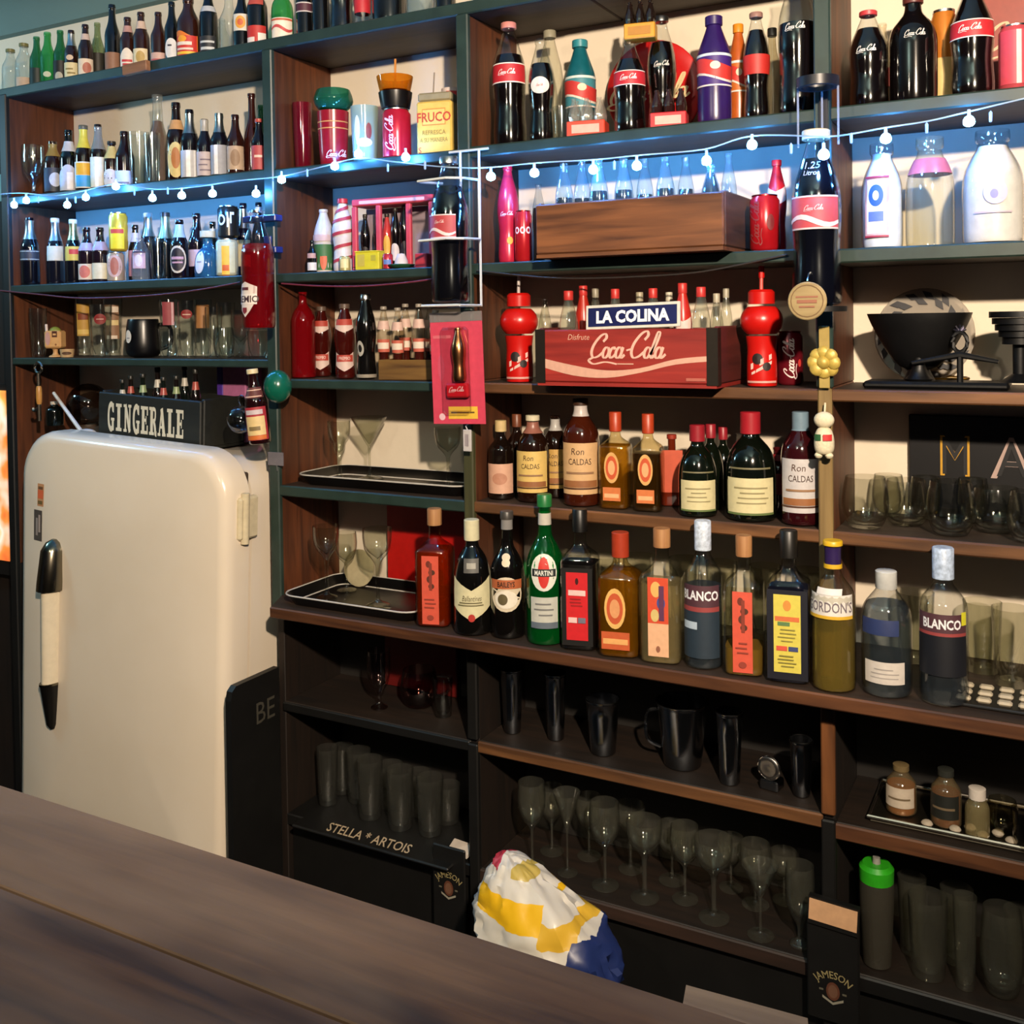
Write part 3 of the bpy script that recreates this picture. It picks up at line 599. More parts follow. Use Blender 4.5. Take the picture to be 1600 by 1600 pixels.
can('L3', 185, 333, 395, 28, .05, 'd9b23a', 'tall yellow beer can stacked on another can', [(.05, .95, .8, 'e6c81e'), (.45, .56, .75, 'c8402c')], z=zt+.0022)
b(212, 352, 22, .10, 'longneck', '140c10', 'dark bottle with white neck band', neck=(.70, .86, 'cdc6cc'), labels=[(.1, .55, 1.1, 'b58088')])
b(232, 334, 27, .12, 'longneck', '14101a', 'dark bottle with silver white foil neck', neck=(.66, .95, SILV), cap='c9c9c0')
b(220, 372, 27, .05, 'soda', None, 'clear bottle with pink portrait label', bodymat=glass('dfe6ea', .5, body=.05), labels=[(.28, .68, .8, 'c8a7b0', 'r', [('o', 0, .45, .55, .35, 'd8ccd4'), ('r', -1, 1, .9, 1, '40303a')])], liquid=glass('cfd6d8', .7, body=.1), fill=.66)
b(259, 333, 29, .13, 'longneck', '0c1014', 'dark bottle with pale green foil neck', neck=(.62, .96, metal('c3d0b0', .35)), cap='2c3030')
glassware('L3', 247, 371, 26, .05, 'tall', 'plain clear jar glass')
b(281, 344, 29, .07, 'longneck', '12090c', 'dark bottle with cream bordered crest label', neck=(.7, .92, '9fb0b8'), labels=[(.1, .56, 1.0, 'c8b9a0', 'o', [('o', 0, .5, .84, .42, '1c1014'), ('r', -.7, .7, .5, .6, 'b98a90'), ('r', -.6, .6, .36, .42, 'b98a90')])])
b(308, 334, 27, .12, 'longneck', '1a1014', 'brown bottle behind blue flask', labels=[(.2, .45, 1.1, 'c0a8b0')])
b(333, 347, 22, .16, 'longneck', '14140f', 'slim dark bottle behind blue flask', neck=(.72, .88, 'c6bfae'))
b(325, 362, 42, .045, 'flask', None, 'round blue glass flask with ball cork', bodymat=glass('4f9fd6', .45, body=.18), cap=paint('c9b690', .7), capz=.86, labels=[('at', -.55, (.08, .55, .42, 'd0d4dc', 'o', [('r', -.5, .5, .5, .56, '8890a8')]))], capk=1.5)
c_ = can('L3', 355, 374, 436, 34, .065, 'c9c3a0', 'short pale and yellow can under black can', [(.1, .9, .9, 'c9c9a8'), (.05, .8, .35, 'e2b13a'), (.02, .3, .3, 'd0602c')])
zt = c_.location.z+(aty(355, 374, .065).z-ROW['L3'])
can('L3', 357, 323, 374, 33, .065, '26241f', 'black lettered can stacked on a pale can', [(.25, .85, 1.0, None, 'r', [('o', -.55, .5, .4, 1.3, 'cfcfc4', .62), ('r', .0, .14, .1, .9, 'cfcfc4'), ('r', .3, .44, .3, .9, 'cfcfc4'), ('r', .3, .7, .75, .9, 'cfcfc4')])], z=zt+.0022)
b(381, 318, 25, .12, 'longneck', '0f0d1a', 'dark bottle with white gold foil neck', neck=(.66, .92, SILV), labels=[(.15, .5, 1.1, 'c9b27c')])
b(405, 317, 23, .16, 'longneck', '101018', 'dark bottle in the corner with white neck mark', neck=(.86, .94, 'c9ccd2'))
# fourth shelf : beer glasses and mugs
g = lambda *a, **k: glassware('L4', *a, **k)
g(60, 482, 27, .035, 'tall', 'tall clear beer glass')
mg = thing('figural_mug', 'tan square novelty mug on a stem with green top', 'mug', Vector((aty(86, 520, .04).x, .04, ROW['L4'])), face(aty(86, 520, .04), .5))
kx = .026; hm = aty(86, 511, .04).z-ROW['L4']
part('foot', lathe(chaikin([(0, 0), (.020, 0), (.018, .005), (.007, .009), (.007, .024), (.014, .028), (0, .03)], 1), 16), paint('c79a68', .5), mg)
part('cup', box(-kx, kx, -.02, .02, .028, hm-.012, .005), paint('cc9d66', .5), mg, smooth=0)
part('lime_top', sphere(.018, 14, 8, 1, .8, .8, hm-.014), paint('7d8a3c', .5), mg)
part('straw', tube([(-.02, -.012, hm-.015), (-.021, -.012, hm+.008)], .004, 8), paint('d8c8c4', .5), mg)
decal('printed_face', [(g_rect(.0, .016, hm*.66, hm*.86), '4a2416'), (g_rect(.003, .013, hm*.72, hm*.78), 'cc9d66'), (g_oval(-.013, hm*.62, .008, hm*.22), 'b98f8a'), (g_oval(.012, hm*.42, .003, .003), '8d5a34')], on_plane((0, -.02, 0), (1, 0, 0), (0, 0, 1)), mg)
g(105, 546, 22, .05, 'tumbler', 'tiny cream cup beside the tan mug', mt=paint('b99a72', .4), name='small_cup', prims=[(.3, .7, .7, '5a4030', 'o')])
GOLDL = [(.35, .9, .75, 'b58c3c', 'r', [('r', -.8, .8, .5, .7, '7a3a1c'), ('r', -.9, .9, .05, .2, 'd0b060')])]
g(131, 466, 27, .13, 'tall', 'clear beer glass with gold and brown print', prims=GOLDL)
g(158, 476, 34, .07, 'tall', 'tall clear glass with red oval logo', prims=[(.62, .82, .55, '7d1c1c', 'o', [('r', -.6, .6, .45, .55, 'b88a80')])])
g(176, 466, 31, .13, 'tall', 'clear glass with cream and brown print', prims=[(.3, .88, .75, '8d6a50', 'r', [('r', -.9, .9, .78, .95, 'd8c8b8'), ('r', -.8, .9, .4, .55, 'd6c088'), ('r', -.7, .7, .0, .1, 'd8c8b8')])])
mk = thing('black_tankard', 'big black ceramic mug with white oval badge', 'mug', Vector((aty(224, 530, .08).x, .08, ROW['L4'])), face(aty(224, 530, .08), .9))
hm = aty(224, 499, .08).z-ROW['L4']; rm = 27*depth(mk.location)/FPX
part('mug_body', lathe(chaikin([(0, 0), (rm*.8, 0), (rm*1.02, hm*.2), (rm*.95, hm*.7), (rm*.86, hm), (rm*.8, hm), (rm*.86, hm*.7), (0, hm*.15)], 2), 22), paint('08080c', .3), mk)
part('handle', tube(curve_pts([(rm*.85, 0, hm*.85), (rm*1.45, 0, hm*.8), (rm*1.5, 0, hm*.35), (rm*.95, 0, hm*.2)], 6), .006, 8), paint('08080c', .3), mk)
decal('badge', [(g_oval(-rm*.85, hm*.55, .012, .019), 'd2cdc8'), (g_rect(-rm*.85-.006, -rm*.85+.006, hm*.5, hm*.52), '6d6a78')], wrap([(rm*1.02, 0), (rm*1.02, hm)]), mk)
lo = g(265, 514, 34, .06, 'tumbler', 'short clear tumbler under another glass')
zt = ROW['L4']+(aty(265, 514, .06).z-ROW['L4'])
g(264, 468, 31, .06, 'tumbler', 'clear tumbler with pink stripe stacked on a glass', z=zt+.002, prims=[(.1, .9, .6, '8d3c44', 'r', [('r', .5, .9, 0, 1, 'c8a0a8')])])
g(293, 470, 30, .09, 'tall', 'clear glass with small red oval', prims=[(.68, .84, .6, '7d1c1c', 'o', [('r', -.7, .7, .4, .52, 'c0a090')])])
g(317, 468, 29, .13, 'tall', 'clear glass with orange panel', prims=[(.5, .9, .8, '9a6a3c')])
g(334, 480, 27, .06, 'goblet', 'clear stemmed goblet')
g(353, 473, 29, .12, 'tall', 'clear tall glass near the corner')
g(350, 512, 33, .05, 'round', 'rounded clear glass')
g(376, 485, 30, .1, 'goblet', 'rounded clear stemmed glass beside the upright')
g(404, 517, 36, .06, 'tumbler', 'square cut clear whisky tumbler')
# things on and around the upright between left and narrow bay
def rel(px, py, Y): return aty(px, py, Y)
h0 = rel(403, 515, -.105); hb = rel(403, 330, -.105); rr_ = 26*depth(h0)/FPX
e = bottle('hang', 403, 330, 52, -.105, 'soda', None, 'big red soda display bottle with white crest hanging on a blue bracket', bodymat=glass('f0e0e2', .5, .05), liquid=glass('a00c18', .5, .06, body=.3), fill=.72, labels=[], z=h0.z, cap=None, rot=R(20), group='display pieces on the uprights')
pr = prof('soda', hb.z-h0.z, rr_); Hh = hb.z-h0.z
decal('crest_label', [(g_poly([(-.034, .075, .105), (-.015, .045, .112), (.0, .03, .118), (.015, .045, .112), (.034, .075, .105)]), 'd9ccc4'), (g_rect(-.032, .034, .062, .088), 'e3d8d0'),
      (g_text('PREMIO', 0, .075, .016, 0, 1., .02), '3a2028'), (g_rect(-.012, .012, .097, .104), '5a1c20'), (g_poly([(-.008, .044, .054), (0, .038, .054), (.008, .044, .054)]), '7d1c22')], wrap(pr, -.5), e)
part('lid', lathe([(0, Hh), (.013, Hh-.004), (.013, Hh+.002), (0, Hh+.004)], 14), SILV, e)
bl = thing('blue_bracket', 'blue metal two arm bracket screwed on the green upright', 'bracket', (X1, -.016, h0.z))
BLUE = paint('1c2a6d', .35)
part('back_plate', box(-.012, .012, -.006, .002, .05, .24, .002), BLUE, bl, smooth=0)
for py in (341, 391):
    q = rel(420, py, -.05); part('arm', box(-.055, .055, -.036, -.006, q.z-h0.z-.008, q.z-h0.z+.008, .002), BLUE, bl, smooth=0)
h1 = rel(412, 694, -.09); t1 = rel(400, 577, -.09)
e = bottle('hang', 406, 577, 35, -.09, 'longneck', '1c0608', 'brown beer bottle with red and cream label hanging tilted by the upright', cap='d8c8a0', z=h1.z, rot=R(25), tilt=R(-5.5), labels=[(.06, .5, 1.2, 'a02a34', 'r', [('r', -.8, .8, .15, .72, 'd9bd84'), ('r', -.7, .7, .78, .92, 'c3b4b8'), ('r', -.8, .8, .02, .14, 'c86a2c'), ('r', -.5, .4, .3, .42, '7d6a44')]), (.62, .76, 1.1, '5a2a24', 'r', [('r', -.8, .8, .1, .2, 'd0a890'), ('r', -.8, .8, .7, .8, 'd0a890')])], group='display pieces on the uprights')
gp = rel(434, 604, -.05); o = part('green_bulb', sphere(.036, 18, 12, 1, 1, 1.18), paint('0f5a48', .22, 0, .1, 30, 0, .5), None, gp); tag(o, 'glossy dark green egg shaped ornament beside the hanging beer bottle', 'ornament')
gp = rel(376, 656, -.06); o = thing('glass_globe', 'clear glass globe hanging left of the tilted beer bottle', 'ornament', gp)
part('globe', sphere(.036, 18, 12), glass('b9b9c0', .5), o); part('hook', tube(curve_pts([(.0, 0, .036), (-.006, 0, .05), (0, 0, .062), (.012, 0, .06)], 5), .0018), metal('9a9aa0'), o)
gp = rel(433, 718, -.016); o = thing('paper_tag', 'faded grey paper tag pinned low on the green upright', 'tag', gp)
part('card', box(-.028, .022, -.003, 0, -.016, .018), paint('6a6468', .8), o, smooth=0); part('string', tube([(0, -.002, -.016), (.002, -.002, -.03)], .0015), paint('555555'), o)
ho = thing('bar_tool', 'steel bar tool with ring handle hanging on the dark left upright', 'tool', rel(60, 575, -.03))
rg = rel(60, 578, -.03); part('ring', tube([(.016*math.sin(t*.4488), 0, .016*math.cos(t*.4488)) for t in range(14)], .004, 6, True), metal('a8a49c'), ho)
part('shaft', tube([(0, 0, -.016), (0, 0, -.16)], .0055, 8), metal('8d857a'), ho); part('amber_grip', lathe(chaikin([(0, -.11), (.008, -.11), (.009, -.08), (.008, -.055), (0, -.055)], 1), 12), paint('b9803c', .35), ho)
part('hook', tube(curve_pts([(0, 0, -.12), (-.018, -.004, -.13), (-.024, -.004, -.122)], 4), .005), metal('c0b4a4'), ho)
# ---------------------------------------------------------------- refrigerator
def superbox(w, h, d, n=5., m=26, bulge=.02, depth_round=.05):
    """rounded door slab: outline superellipse-like with corner radius, front bulged"""
    out = []; rc = .115
    for cx, cz, a0 in ((w/2-rc, h-rc, 0), (-w/2+rc, h-rc, 90), (-w/2+.03, .03, 180), (w/2-.03, .03, 270)):
        r_ = rc if a0 < 180 else .03
        for i in range(9): a = R(a0+90*i/8); out.append((cx+r_*math.cos(a), cz+r_*math.sin(a)))
    arch = [(x, z+.016*(1-(2*x/w)**2)*(z/h)**3) for x, z in out]
    rings = [(0, 1.), (-d*.55, 1.), (-d*.8, .985), (-d*.94, .955), (-d, .90), (-d-bulge*.5, .6), (-d-bulge*.75, .3)]
    V, F = [], []; n = len(arch); cz = h/2
    for y, k in rings:
        for x, z in arch:
            sx = x*(1-(1-k)*.75 if k > .85 else k); sz = cz+(z-cz)*(1-(1-k)*.45 if k > .85 else k)
            V.append((sx, y, sz))
    for q in range(len(rings)-1):
        for i in range(n): j = (i+1) % n; F.append((q*n+i, q*n+j, q*n+n+j, q*n+n+i))
    F.append(tuple((len(rings)-1)*n+i for i in range(n))); F.append(tuple(range(n-1, -1, -1)))
    return V, F
def enamel():
    m, nt, N, L, P = nodes('cream_enamel'); n = noise(N, L, 3, 5); n2 = noise(N, L, 26, 6); n2.inputs['Roughness'].default_value = .7
    c = ramp(N, L, n.outputs[0], [(.3, 'decfba'), (.7, 'e6d8c5')])
    s = ramp(N, L, n2.outputs[0], [(.735, '000000'), (.755, 'ffffff')])
    L.new(mix_rgb(N, L, s.outputs[0], c.outputs[0], '6b4a30'), P.inputs['Base Color']); P.inputs['Roughness'].default_value = .22; P.inputs['Coat Weight'].default_value = .3
    return m
EN = enamel()
XR = -1.878; WF = .80; YF = -.055; HF = 1.285
fr = thing('refrigerator', 'old cream rounded refrigerator with chrome lever handle', 'refrigerator', (XR-WF/2-.036, 0, 0), rot=(0, R(2.6), 0))
bo_ = []
for cx, cz, a0 in ((WF/2-.104, HF-.12, 0), (-WF/2+.104, HF-.12, 90), (-WF/2+.024, .06, 180), (WF/2-.024, .06, 270)):
    for i in range(9): r_ = .1 if a0 < 180 else .02; bo_.append((cx+r_*math.cos(R(a0+90*i/8)), cz+r_*math.sin(R(a0+90*i/8))))
part('cabinet_body', ngon_extrude(bo_[::-1], YF+.0105, .2, 'y'), EN, fr, smooth=40)
part('door_gasket', box(-WF/2+.015, WF/2-.015, YF-.004, YF+.01, .06, HF-.05, .004), paint('3a2c20', .8), fr, smooth=0)
dr = part('door', move(superbox(WF, HF-.05, .085), 0, YF-.004, .05), EN, fr, smooth=55)
part('foot', box(-.36, -.3, -.02, .04, 0, .04), BLK, fr, smooth=0); part('foot', box(.3, .36, -.02, .04, 0, .04), BLK, fr, smooth=0)
YD = YF-.004-.085-.012
inv = (Matrix.Translation(fr.location) @ fr.rotation_euler.to_matrix().to_4x4()).inverted()
def fl(px, py, y=YD): return inv @ aty(px, py, y)
a, c, d_ = fl(85, 842), fl(84, 917), fl(82, 1138); mid = fl(82, 1066)
CH = metal('8d8676', .18)
def loft(secs, seg=14):        # (x, z, half width, protrusion)
    V, F = [], []
    for x, z, w_, p in secs:
        for i in range(seg+1): t = math.pi*i/seg; V.append((x-w_*math.cos(t), YD+.012-p*math.sin(t)**.8, z))
    for q in range(len(secs)-1):
        for i in range(seg): k = q*(seg+1)+i; F.append((k, k+1, k+seg+2, k+seg+1))
    F += [tuple(range(seg+1)), tuple(range((len(secs)-1)*(seg+1)+seg, (len(secs)-1)*(seg+1)-1, -1))]
    return V, F
hd = part('lever_handle', loft([(mid.x, mid.z-.005, .021, .045), (c.x, c.z+.01, .024, .05)]), paint('dccfb6', .25, 0, .05), dr)
part('chrome_cap', loft([(c.x, c.z-.004, .036, .062), (c.x, c.z+.02, .037, .06), (a.x, a.z-.03, .033, .05), (a.x, a.z-.008, .022, .036), (a.x, a.z, .008, .02)]), CH, hd)
part('black_tip', loft([(d_.x, d_.z, .008, .02), (d_.x, d_.z+.015, .014, .03), (mid.x, mid.z, .024, .05)]), paint('0c0a09', .3), hd)
part('chrome_ring', loft([(mid.x, mid.z-.002, .0245, .052), (mid.x, mid.z+.004, .0245, .052)]), CH, hd)
hg = fl(391, 812, YF-.03)
for k in (0, 1):
    zz = hg.z if k == 0 else .2
    part('hinge', join(box(WF/2-.012, WF/2+.012, YF-.05, YF+.02, zz-.055, zz+.055, .006), move(lathe([(0, -.065), (.011, -.065), (.011, .065), (0, .068)], 12), WF/2+.008, YF-.028, zz)), paint('cdbf9f', .35), fr, smooth=40)
s1 = fl(60, 773); s2 = fl(56, 821)
from mathutils.bvhtree import BVHTree
dbv = BVHTree.FromPolygons([v.co for v in dr.data.vertices], [tuple(p.vertices) for p in dr.data.polygons])
def on_door(u, v, l):
    h = dbv.ray_cast(Vector((u, -1, v)), Vector((0, 1, 0)))[0]; return (u, (h.y if h else YD+.012)-l, v)
decal('sticker', [(g_rect(s1.x-.014, s1.x+.014, s1.z-.034, s1.z+.03), 'b9865c'), (g_rect(s1.x-.012, s1.x+.012, s1.z-.012, s1.z+.012), 'c8603c'), (g_rect(s1.x-.01, s1.x+.01, s1.z+.014, s1.z+.022), '6b4a30'), (g_rect(s1.x-.01, s1.x+.01, s1.z-.028, s1.z-.018), '6b5a34')], on_door, dr)
decal('sticker', [(g_rect(s2.x-.019, s2.x+.019, s2.z-.045, s2.z+.043), '4a4440'), (g_rect(s2.x-.01, s2.x+.0, s2.z-.03, s2.z+.02), '8d8480'), (g_rect(s2.x+.003, s2.x+.012, s2.z-.02, s2.z+.03), 'a89890')], on_door, dr)
# ---------------------------------------------------------------- on top of the refrigerator
TF = HF-.02+.012
def topz(X): return HF-.02+.0 - (X-(fr.location.x))*math.tan(R(2.6))+.004
def crate(name, label, pl_, pr_, pyt, pyb, Yf, dep, mat, z0=None, end=None, rotz=0., wall=.012, bands=False, rot=None):
    """open wooden crate; front face spans pixel columns pl_..pr_, rows pyt..pyb, at depth Yf"""
    A = aty(pl_, (pyt+pyb)/2, Yf); B = aty(pr_, (pyt+pyb)/2, Yf); h = aty((pl_+pr_)/2, pyt, Yf).z-(z0 if z0 is not None else aty((pl_+pr_)/2, pyb, Yf).z)
    W = B.x-A.x; e = thing(name, label, 'crate', ((A.x+B.x)/2, Yf, z0), rotz, rot=rot)
    end = end or mat
    part('front_board', box(-W/2+.001, W/2-.001, 0, wall, .008, h, .003), mat, e, smooth=0)
    part('back_board', box(-W/2+.001, W/2-.001, dep-wall, dep, .008, h, .003), mat, e, smooth=0)
    for s in (-1, 1): part('end_board', box(min(s*W/2, s*(W/2-wall)), max(s*W/2, s*(W/2-wall)), wall+.0005, dep-wall-.0005, .008, h+.004, .003), end, e, smooth=0)
    part('bottom_board', box(-W/2+.002, W/2-.002, .001, dep-.001, 0, .0075), mat, e, smooth=0)
    if bands:
        for s in (-1, 1): part('metal_corner', join(box(min(s*W/2, s*(W/2-.022)), max(s*W/2, s*(W/2-.022)), -.0016, -.0002, .006, h+.001), box(min(s*(W/2+.0002), s*(W/2+.0016)), max(s*(W/2+.0002), s*(W/2+.0016)), -.0016, .02, .006, h+.001)), paint('2c2620', .45, .6), e, smooth=0)
    e['w'] = W; e['h'] = h; return e
def slab_text(word, u, v, wid, h):      # western slab-serif capitals from bars and strokes
    rr = lambda a, b, c, d: g_rect(a, b, c, d, 1)
    rb = lambda pts, w_: g_ribbon(pts, w_, False, 5)
    K = dict(
     I=[rr(.24, .56, 0, 1), rr(.08, .72, 0, .12), rr(.08, .72, .88, 1)],
     N=[rr(.12, .28, 0, 1), rr(.62, .76, 0, 1), rb([(.2, .98), (.45, .5), (.69, .02)], .24), rr(.0, .36, 0, .1), rr(.0, .3, .9, 1), rr(.52, .86, .9, 1)],
     E=[rr(.14, .42, 0, 1), rr(.02, .8, .88, 1), rr(.02, .8, 0, .12), rr(.4, .62, .45, .56), rr(.68, .8, .68, .9), rr(.68, .8, .1, .32), rr(.56, .64, .36, .65)],
     L=[rr(.16, .46, 0, 1), rr(.02, .6, .88, 1), rr(.02, .8, 0, .12), rr(.68, .8, .1, .38)],
     A=[rb([(.14, .02), (.27, .5), (.4, .98)], .12), rb([(.38, .98), (.52, .5), (.66, .02)], .27), rr(.2, .6, .27, .36), rr(-.02, .28, 0, .1), rr(.46, .84, 0, .1)],
     R=[rr(.12, .4, 0, 1), rr(.0, .52, 0, .11), rr(.0, .45, .89, 1), rb([(.4, .94), (.62, .9), (.66, .72), (.6, .55), (.4, .5)], .14), rb([(.5, .5), (.62, .3), (.68, .08), (.8, .05)], .2)],
     G=[rb([(.7, .72), (.6, .92), (.42, .95), (.24, .8), (.18, .5), (.24, .2), (.42, .05), (.6, .08), (.68, .2)], .2), rr(.56, .78, .0, .42), rr(.46, .84, .36, .46), rr(.66, .78, .66, 1)])
    V, F, n = [], [], len(word); q = wid/n
    for i, ch in enumerate(word):
        for j, (vv, ff) in enumerate(K[ch]):
            k = len(V); V += [(u-wid/2+q*(i+.06+x*1.06), v+(y-.5)*h, j*.00003) for x, y in vv]; F += [tuple(a+k for a in f) for f in ff]
    return V, F
zc = topz(aty(230, 685, -.04).x)
gc = crate('soda_crate', 'black wooden crate lettered GINGERALE on top of the refrigerator', 152, 312, 620, 684, -.045, .17, wood('12130f', '22231d', 'x', .6), zc+.004, rot=(0, R(2.6), 0))
decal('lettering', [(slab_text('GINGERALE', 0, gc['h']*.5, gc['w']*.76, gc['h']*.58), 'cfc8b4')], on_plane((-.012, 0, 0), (1, 0, 0), (0, 0, 1)), gc)
FRONT['crate1'] = 'bottles in the GINGERALE crate'; ROW['crate1'] = zc+.024; BOUND[round(zc+.024, 3)] = (-.012, .10)
for i, (px, top, w_, Y) in enumerate(((192, 594, 15, .0), (205, 588, 16, .03), (224, 585, 17, .0), (247, 575, 17, .05), (256, 590, 17, .0), (276, 588, 17, .03), (289, 572, 16, .08), (306, 578, 17, .02))):
    bottle('crate1', px, top, w_, Y, 'longneck', ('0c120e', '140e0c')[i % 2], 'dark bottle neck rising from black crate', neck=(.7, .82, ('b9b4a8', 'a04a40', '8a9a70')[i % 3]), cap='23231f')
FRONT['ftop'] = 'things on top of the refrigerator'; ROW['ftop'] = topz(-2.6)
bottle('ftop', 85, 628, 27, .06, 'round', '0a0d0b', 'black bottle with white cap left of the crate', cap='cfc3b4', capz=.88, z=topz(aty(85, 660, .06).x)+.004)
wl = thing('white_ladle', 'white plastic ladle leaning on the refrigerator top beside black crate', 'ladle', Vector((aty(135, 678, -.03).x, -.03, topz(aty(135, 678, -.03).x))))
hp = aty(84, 614, .02)-Vector(wl.location); WP = paint('cfc9c4', .4)
part('handle', tube([(-.02, 0, .014), tuple(hp)], [.006, .005], 8), WP, wl); part('scoop', sphere(.034, 16, 8, 1, .7, .36, .012), WP, wl)
gl_ = thing('smoky_globe', 'smoky round glass shade behind the ladle', 'globe', Vector((aty(138, 640, .14).x, .14, topz(aty(138, 640, .14).x))))
part('globe', sphere(.066, 20, 12, 1, 1, 1, .068), glass('4a3a30', .5, .05), gl_); part('rim', lathe([(.03, 0), (.034, 0), (.034, .006), (.03, .006)], 16), paint('3a2c20'), gl_)
bk = thing('pink_box', 'pink and purple box standing behind the crate', 'box', Vector((aty(366, 600, .14).x, .14, topz(aty(366, 600, .14).x)+.004)))
hb_ = aty(366, 572, .14).z-bk.location.z; part('carton', box(-.045, .042, 0, .07, 0, hb_, .002), paint('a8628c', .6), bk, smooth=0)
part('spine_panel', box(-.068, -.0455, 0, .07, 0, hb_, .002), paint('4a2a8d', .6), bk, smooth=0)
part('dark_band', box(-.046, .043, -.0015, .0, hb_*.55, hb_*.57), paint('3a1c30'), bk, smooth=0)
# ---------------------------------------------------------------- narrow bay
FRONT.update(M2='cups and tins on the upper narrow shelf', M3='bottles on the middle narrow shelf', MC='soda bottles on the lower narrow shelf')
ROW['MC'] = ROW['C']
RUBY = glass('8d1c34', .4, .04, body=.3)
glassware('M2', 473, 162, 31, .08, 'tall', 'tall ruby textured glass', mt=RUBY)
e = glassware('M2', 521, 176, 50, .05, 'tumbler', 'red cola tumbler under green bowl', mt=paint('8d1622', .25), name='cola_tumbler', noun='tumbler', prims=[(.0, 1, 1.2, None, 'r', [('c', .25, .2, .62, 'e6c9c8'), ('r', -1, 1, .78, .80, 'c88a4c'), ('r', -1, 1, .66, .68, 'c88a4c')])])
zt = aty(521, 176, .05).z
e2 = glassware('M2', 521, 142, 62, .05, 'round', 'green glass bowl stacked on red tumbler', mt=glass('2a7a5c', .4, .03, body=.3), name='glass_bowl', noun='bowl', cat='bowl', z=zt+.002)
glassware('M2', 570, 168, 44, .05, 'tumbler', 'frosted green tumbler with winter print', mt=glass('a9c0b4', .6, .1, body=.5), noun='tumbler', prims=[(.1, .9, 1.0, None, 'r', [('o', -.5, .6, .22, .3, 'd0d8d8'), ('o', .35, .55, .22, .18, '7d3434'), ('o', 0, .3, .6, .1, 'd4dce0')])])
can('M2', 620, 172, 240, 45, .05, 'c01c34', 'red cola can topped with dark and amber cups', [(.05, .95, 1.2, None, 'r', [('v', -.35, .5, .8, 'e8b8c4')])], rot=R(30))
zt = aty(620, 172, .05).z
zt2 = aty(618, 146, .05).z
glassware('M2', 618, 146, 54, .05, 'tumbler', 'black plastic cup stacked on cola can', mt=paint('0c0806', .3), name='black_cup', noun='cup', cat='cup', z=zt+.002)
ac = glassware('M2', 617, 121, 58, .05, 'tumbler', 'amber bowl with straw on top of black cup', mt=glass('d07a14', .5, .04, body=.35), name='amber_cup', noun='cup', cat='cup', z=zt2+.004)
part('straw', tube([(0, 0, .01), (.002, 0, .08)], .003), paint('c8843c'), ac)
tn = thing('fruco_tin', 'yellow rectangular FRUCO tin with grey lid', 'tin', Vector((aty(678, 200, .035).x, .035, ROW['M2'])), R(12))
hh = aty(678, 158, .035).z-ROW['M2']
part('tin_body', box(-.045, .045, 0, .06, 0, hh, .004), paint('d8b65a', .4), tn, smooth=0); part('tin_lid', box(-.043, .043, .004, .058, hh+.0005, hh+.022, .004), paint('8d8468', .5), tn, smooth=0)
part('straw', tube([(-.012, .03, hh+.02), (-.008, .03, hh+.075)], .002), paint('8d8070'), tn)
decal('printed_panel', [(g_rect(-.03, .03, hh*.55, hh*.86), 'c8843c'), (g_rect(-.028, .028, hh*.57, hh*.84), 'dcbc64'), (g_text('FRUCO', 0, hh*.705, hh*.17, 0, .85, .02), 'b8402c'), (g_text('REFRESCA', 0, hh*.42, hh*.08, 0, .9), '8d7030'), (g_text('A SU MANERA', 0, hh*.28, hh*.08, 0, .75), '8d7030'), (g_text('S', -.036, hh*.1, hh*.11), 'b8402c')], on_plane((0, 0, 0), (1, 0, 0), (0, 0, 1)), tn)
rc_ = glassware('M2', 707, 140, 34, .15, 'tumbler', 'red and white lettered paper cup', mt=paint('cfc0ba', .5), name='paper_cup', noun='cup', cat='cup', prims=[(.05, .95, .5, 'c23a40', 'r', [('r', -.6, .6, .1+.2*i, .2+.2*i, 'dcd0c8') for i in range(4)])])
part('lid', lathe([(0, .1285), (.031, .1285), (.032, .148), (.027, .152), (0, .152)], 18), paint('c23a40', .4), rc_)
# row 3
b = lambda *a, **k: bottle('M3', *a, **k)
b(488, 376, 15, .045, 'longneck', '0c0c0c', 'tiny black bottle with white label', labels=[(.08, .32, 1.2, 'd2ccc4'), (.45, .6, 1, 'b08a80')])
b(506, 328, 31, .07, 'coke', None, 'white topped cola bottle with green and red sleeve', bodymat=paint('c6c0ba', .3), labels=[(.05, .45, 3.0, '3a6a3c', 'r', [('o', .0, .4, .12, .4, 'c8603c')]), (.5, .6, 2.8, 'c4a8a4')])
sb = b(536, 312, 33, .06, 'coke', None, 'red and white spiral striped aluminium bottle', bodymat=paint('cfc4bc', .3), cap='b8282c')
Hs = aty(536, 312, .06).z-ROW['M3']; rs = 33/2*depth(sb.location)/FPX; prs = prof('coke', Hs, rs)
decal('stripes', [(g_poly([(-rs*1.7+rs*3.4*i/12, Hs*(t+.1*i/12), Hs*(t+.1*i/12+.045)) for i in range(13)]), 'a8303c') for t in (.1, .28, .46, .64, .78)], wrap(prs, 0, rb=rs), sb)
gb = thing('gift_pack', 'red framed open gift pack holding cola bottles', 'gift pack', Vector((aty(612, 360, .05).x, .05, ROW['M3'])), R(4))
hg_ = aty(612, 308, .05).z-ROW['M3']; wg = .118; RF = paint('c2404c', .45)
part('base_tray', box(-wg, wg, 0, .075, 0, .008, .002), RF, gb, smooth=0); part('top_beam', box(-wg, wg, 0, .075, hg_-.018, hg_, .003), RF, gb, smooth=0)
for t in (-1, -.36, .42, 1): part('post', box(t*(wg-.007)-.007, t*(wg-.007)+.007, 0, .012, .0085, hg_-.0185, .002), RF, gb, smooth=0)
part('back_card', box(-wg, wg, .070, .075, .0085, hg_-.0185), paint('8d7d84', .6), gb, smooth=0)
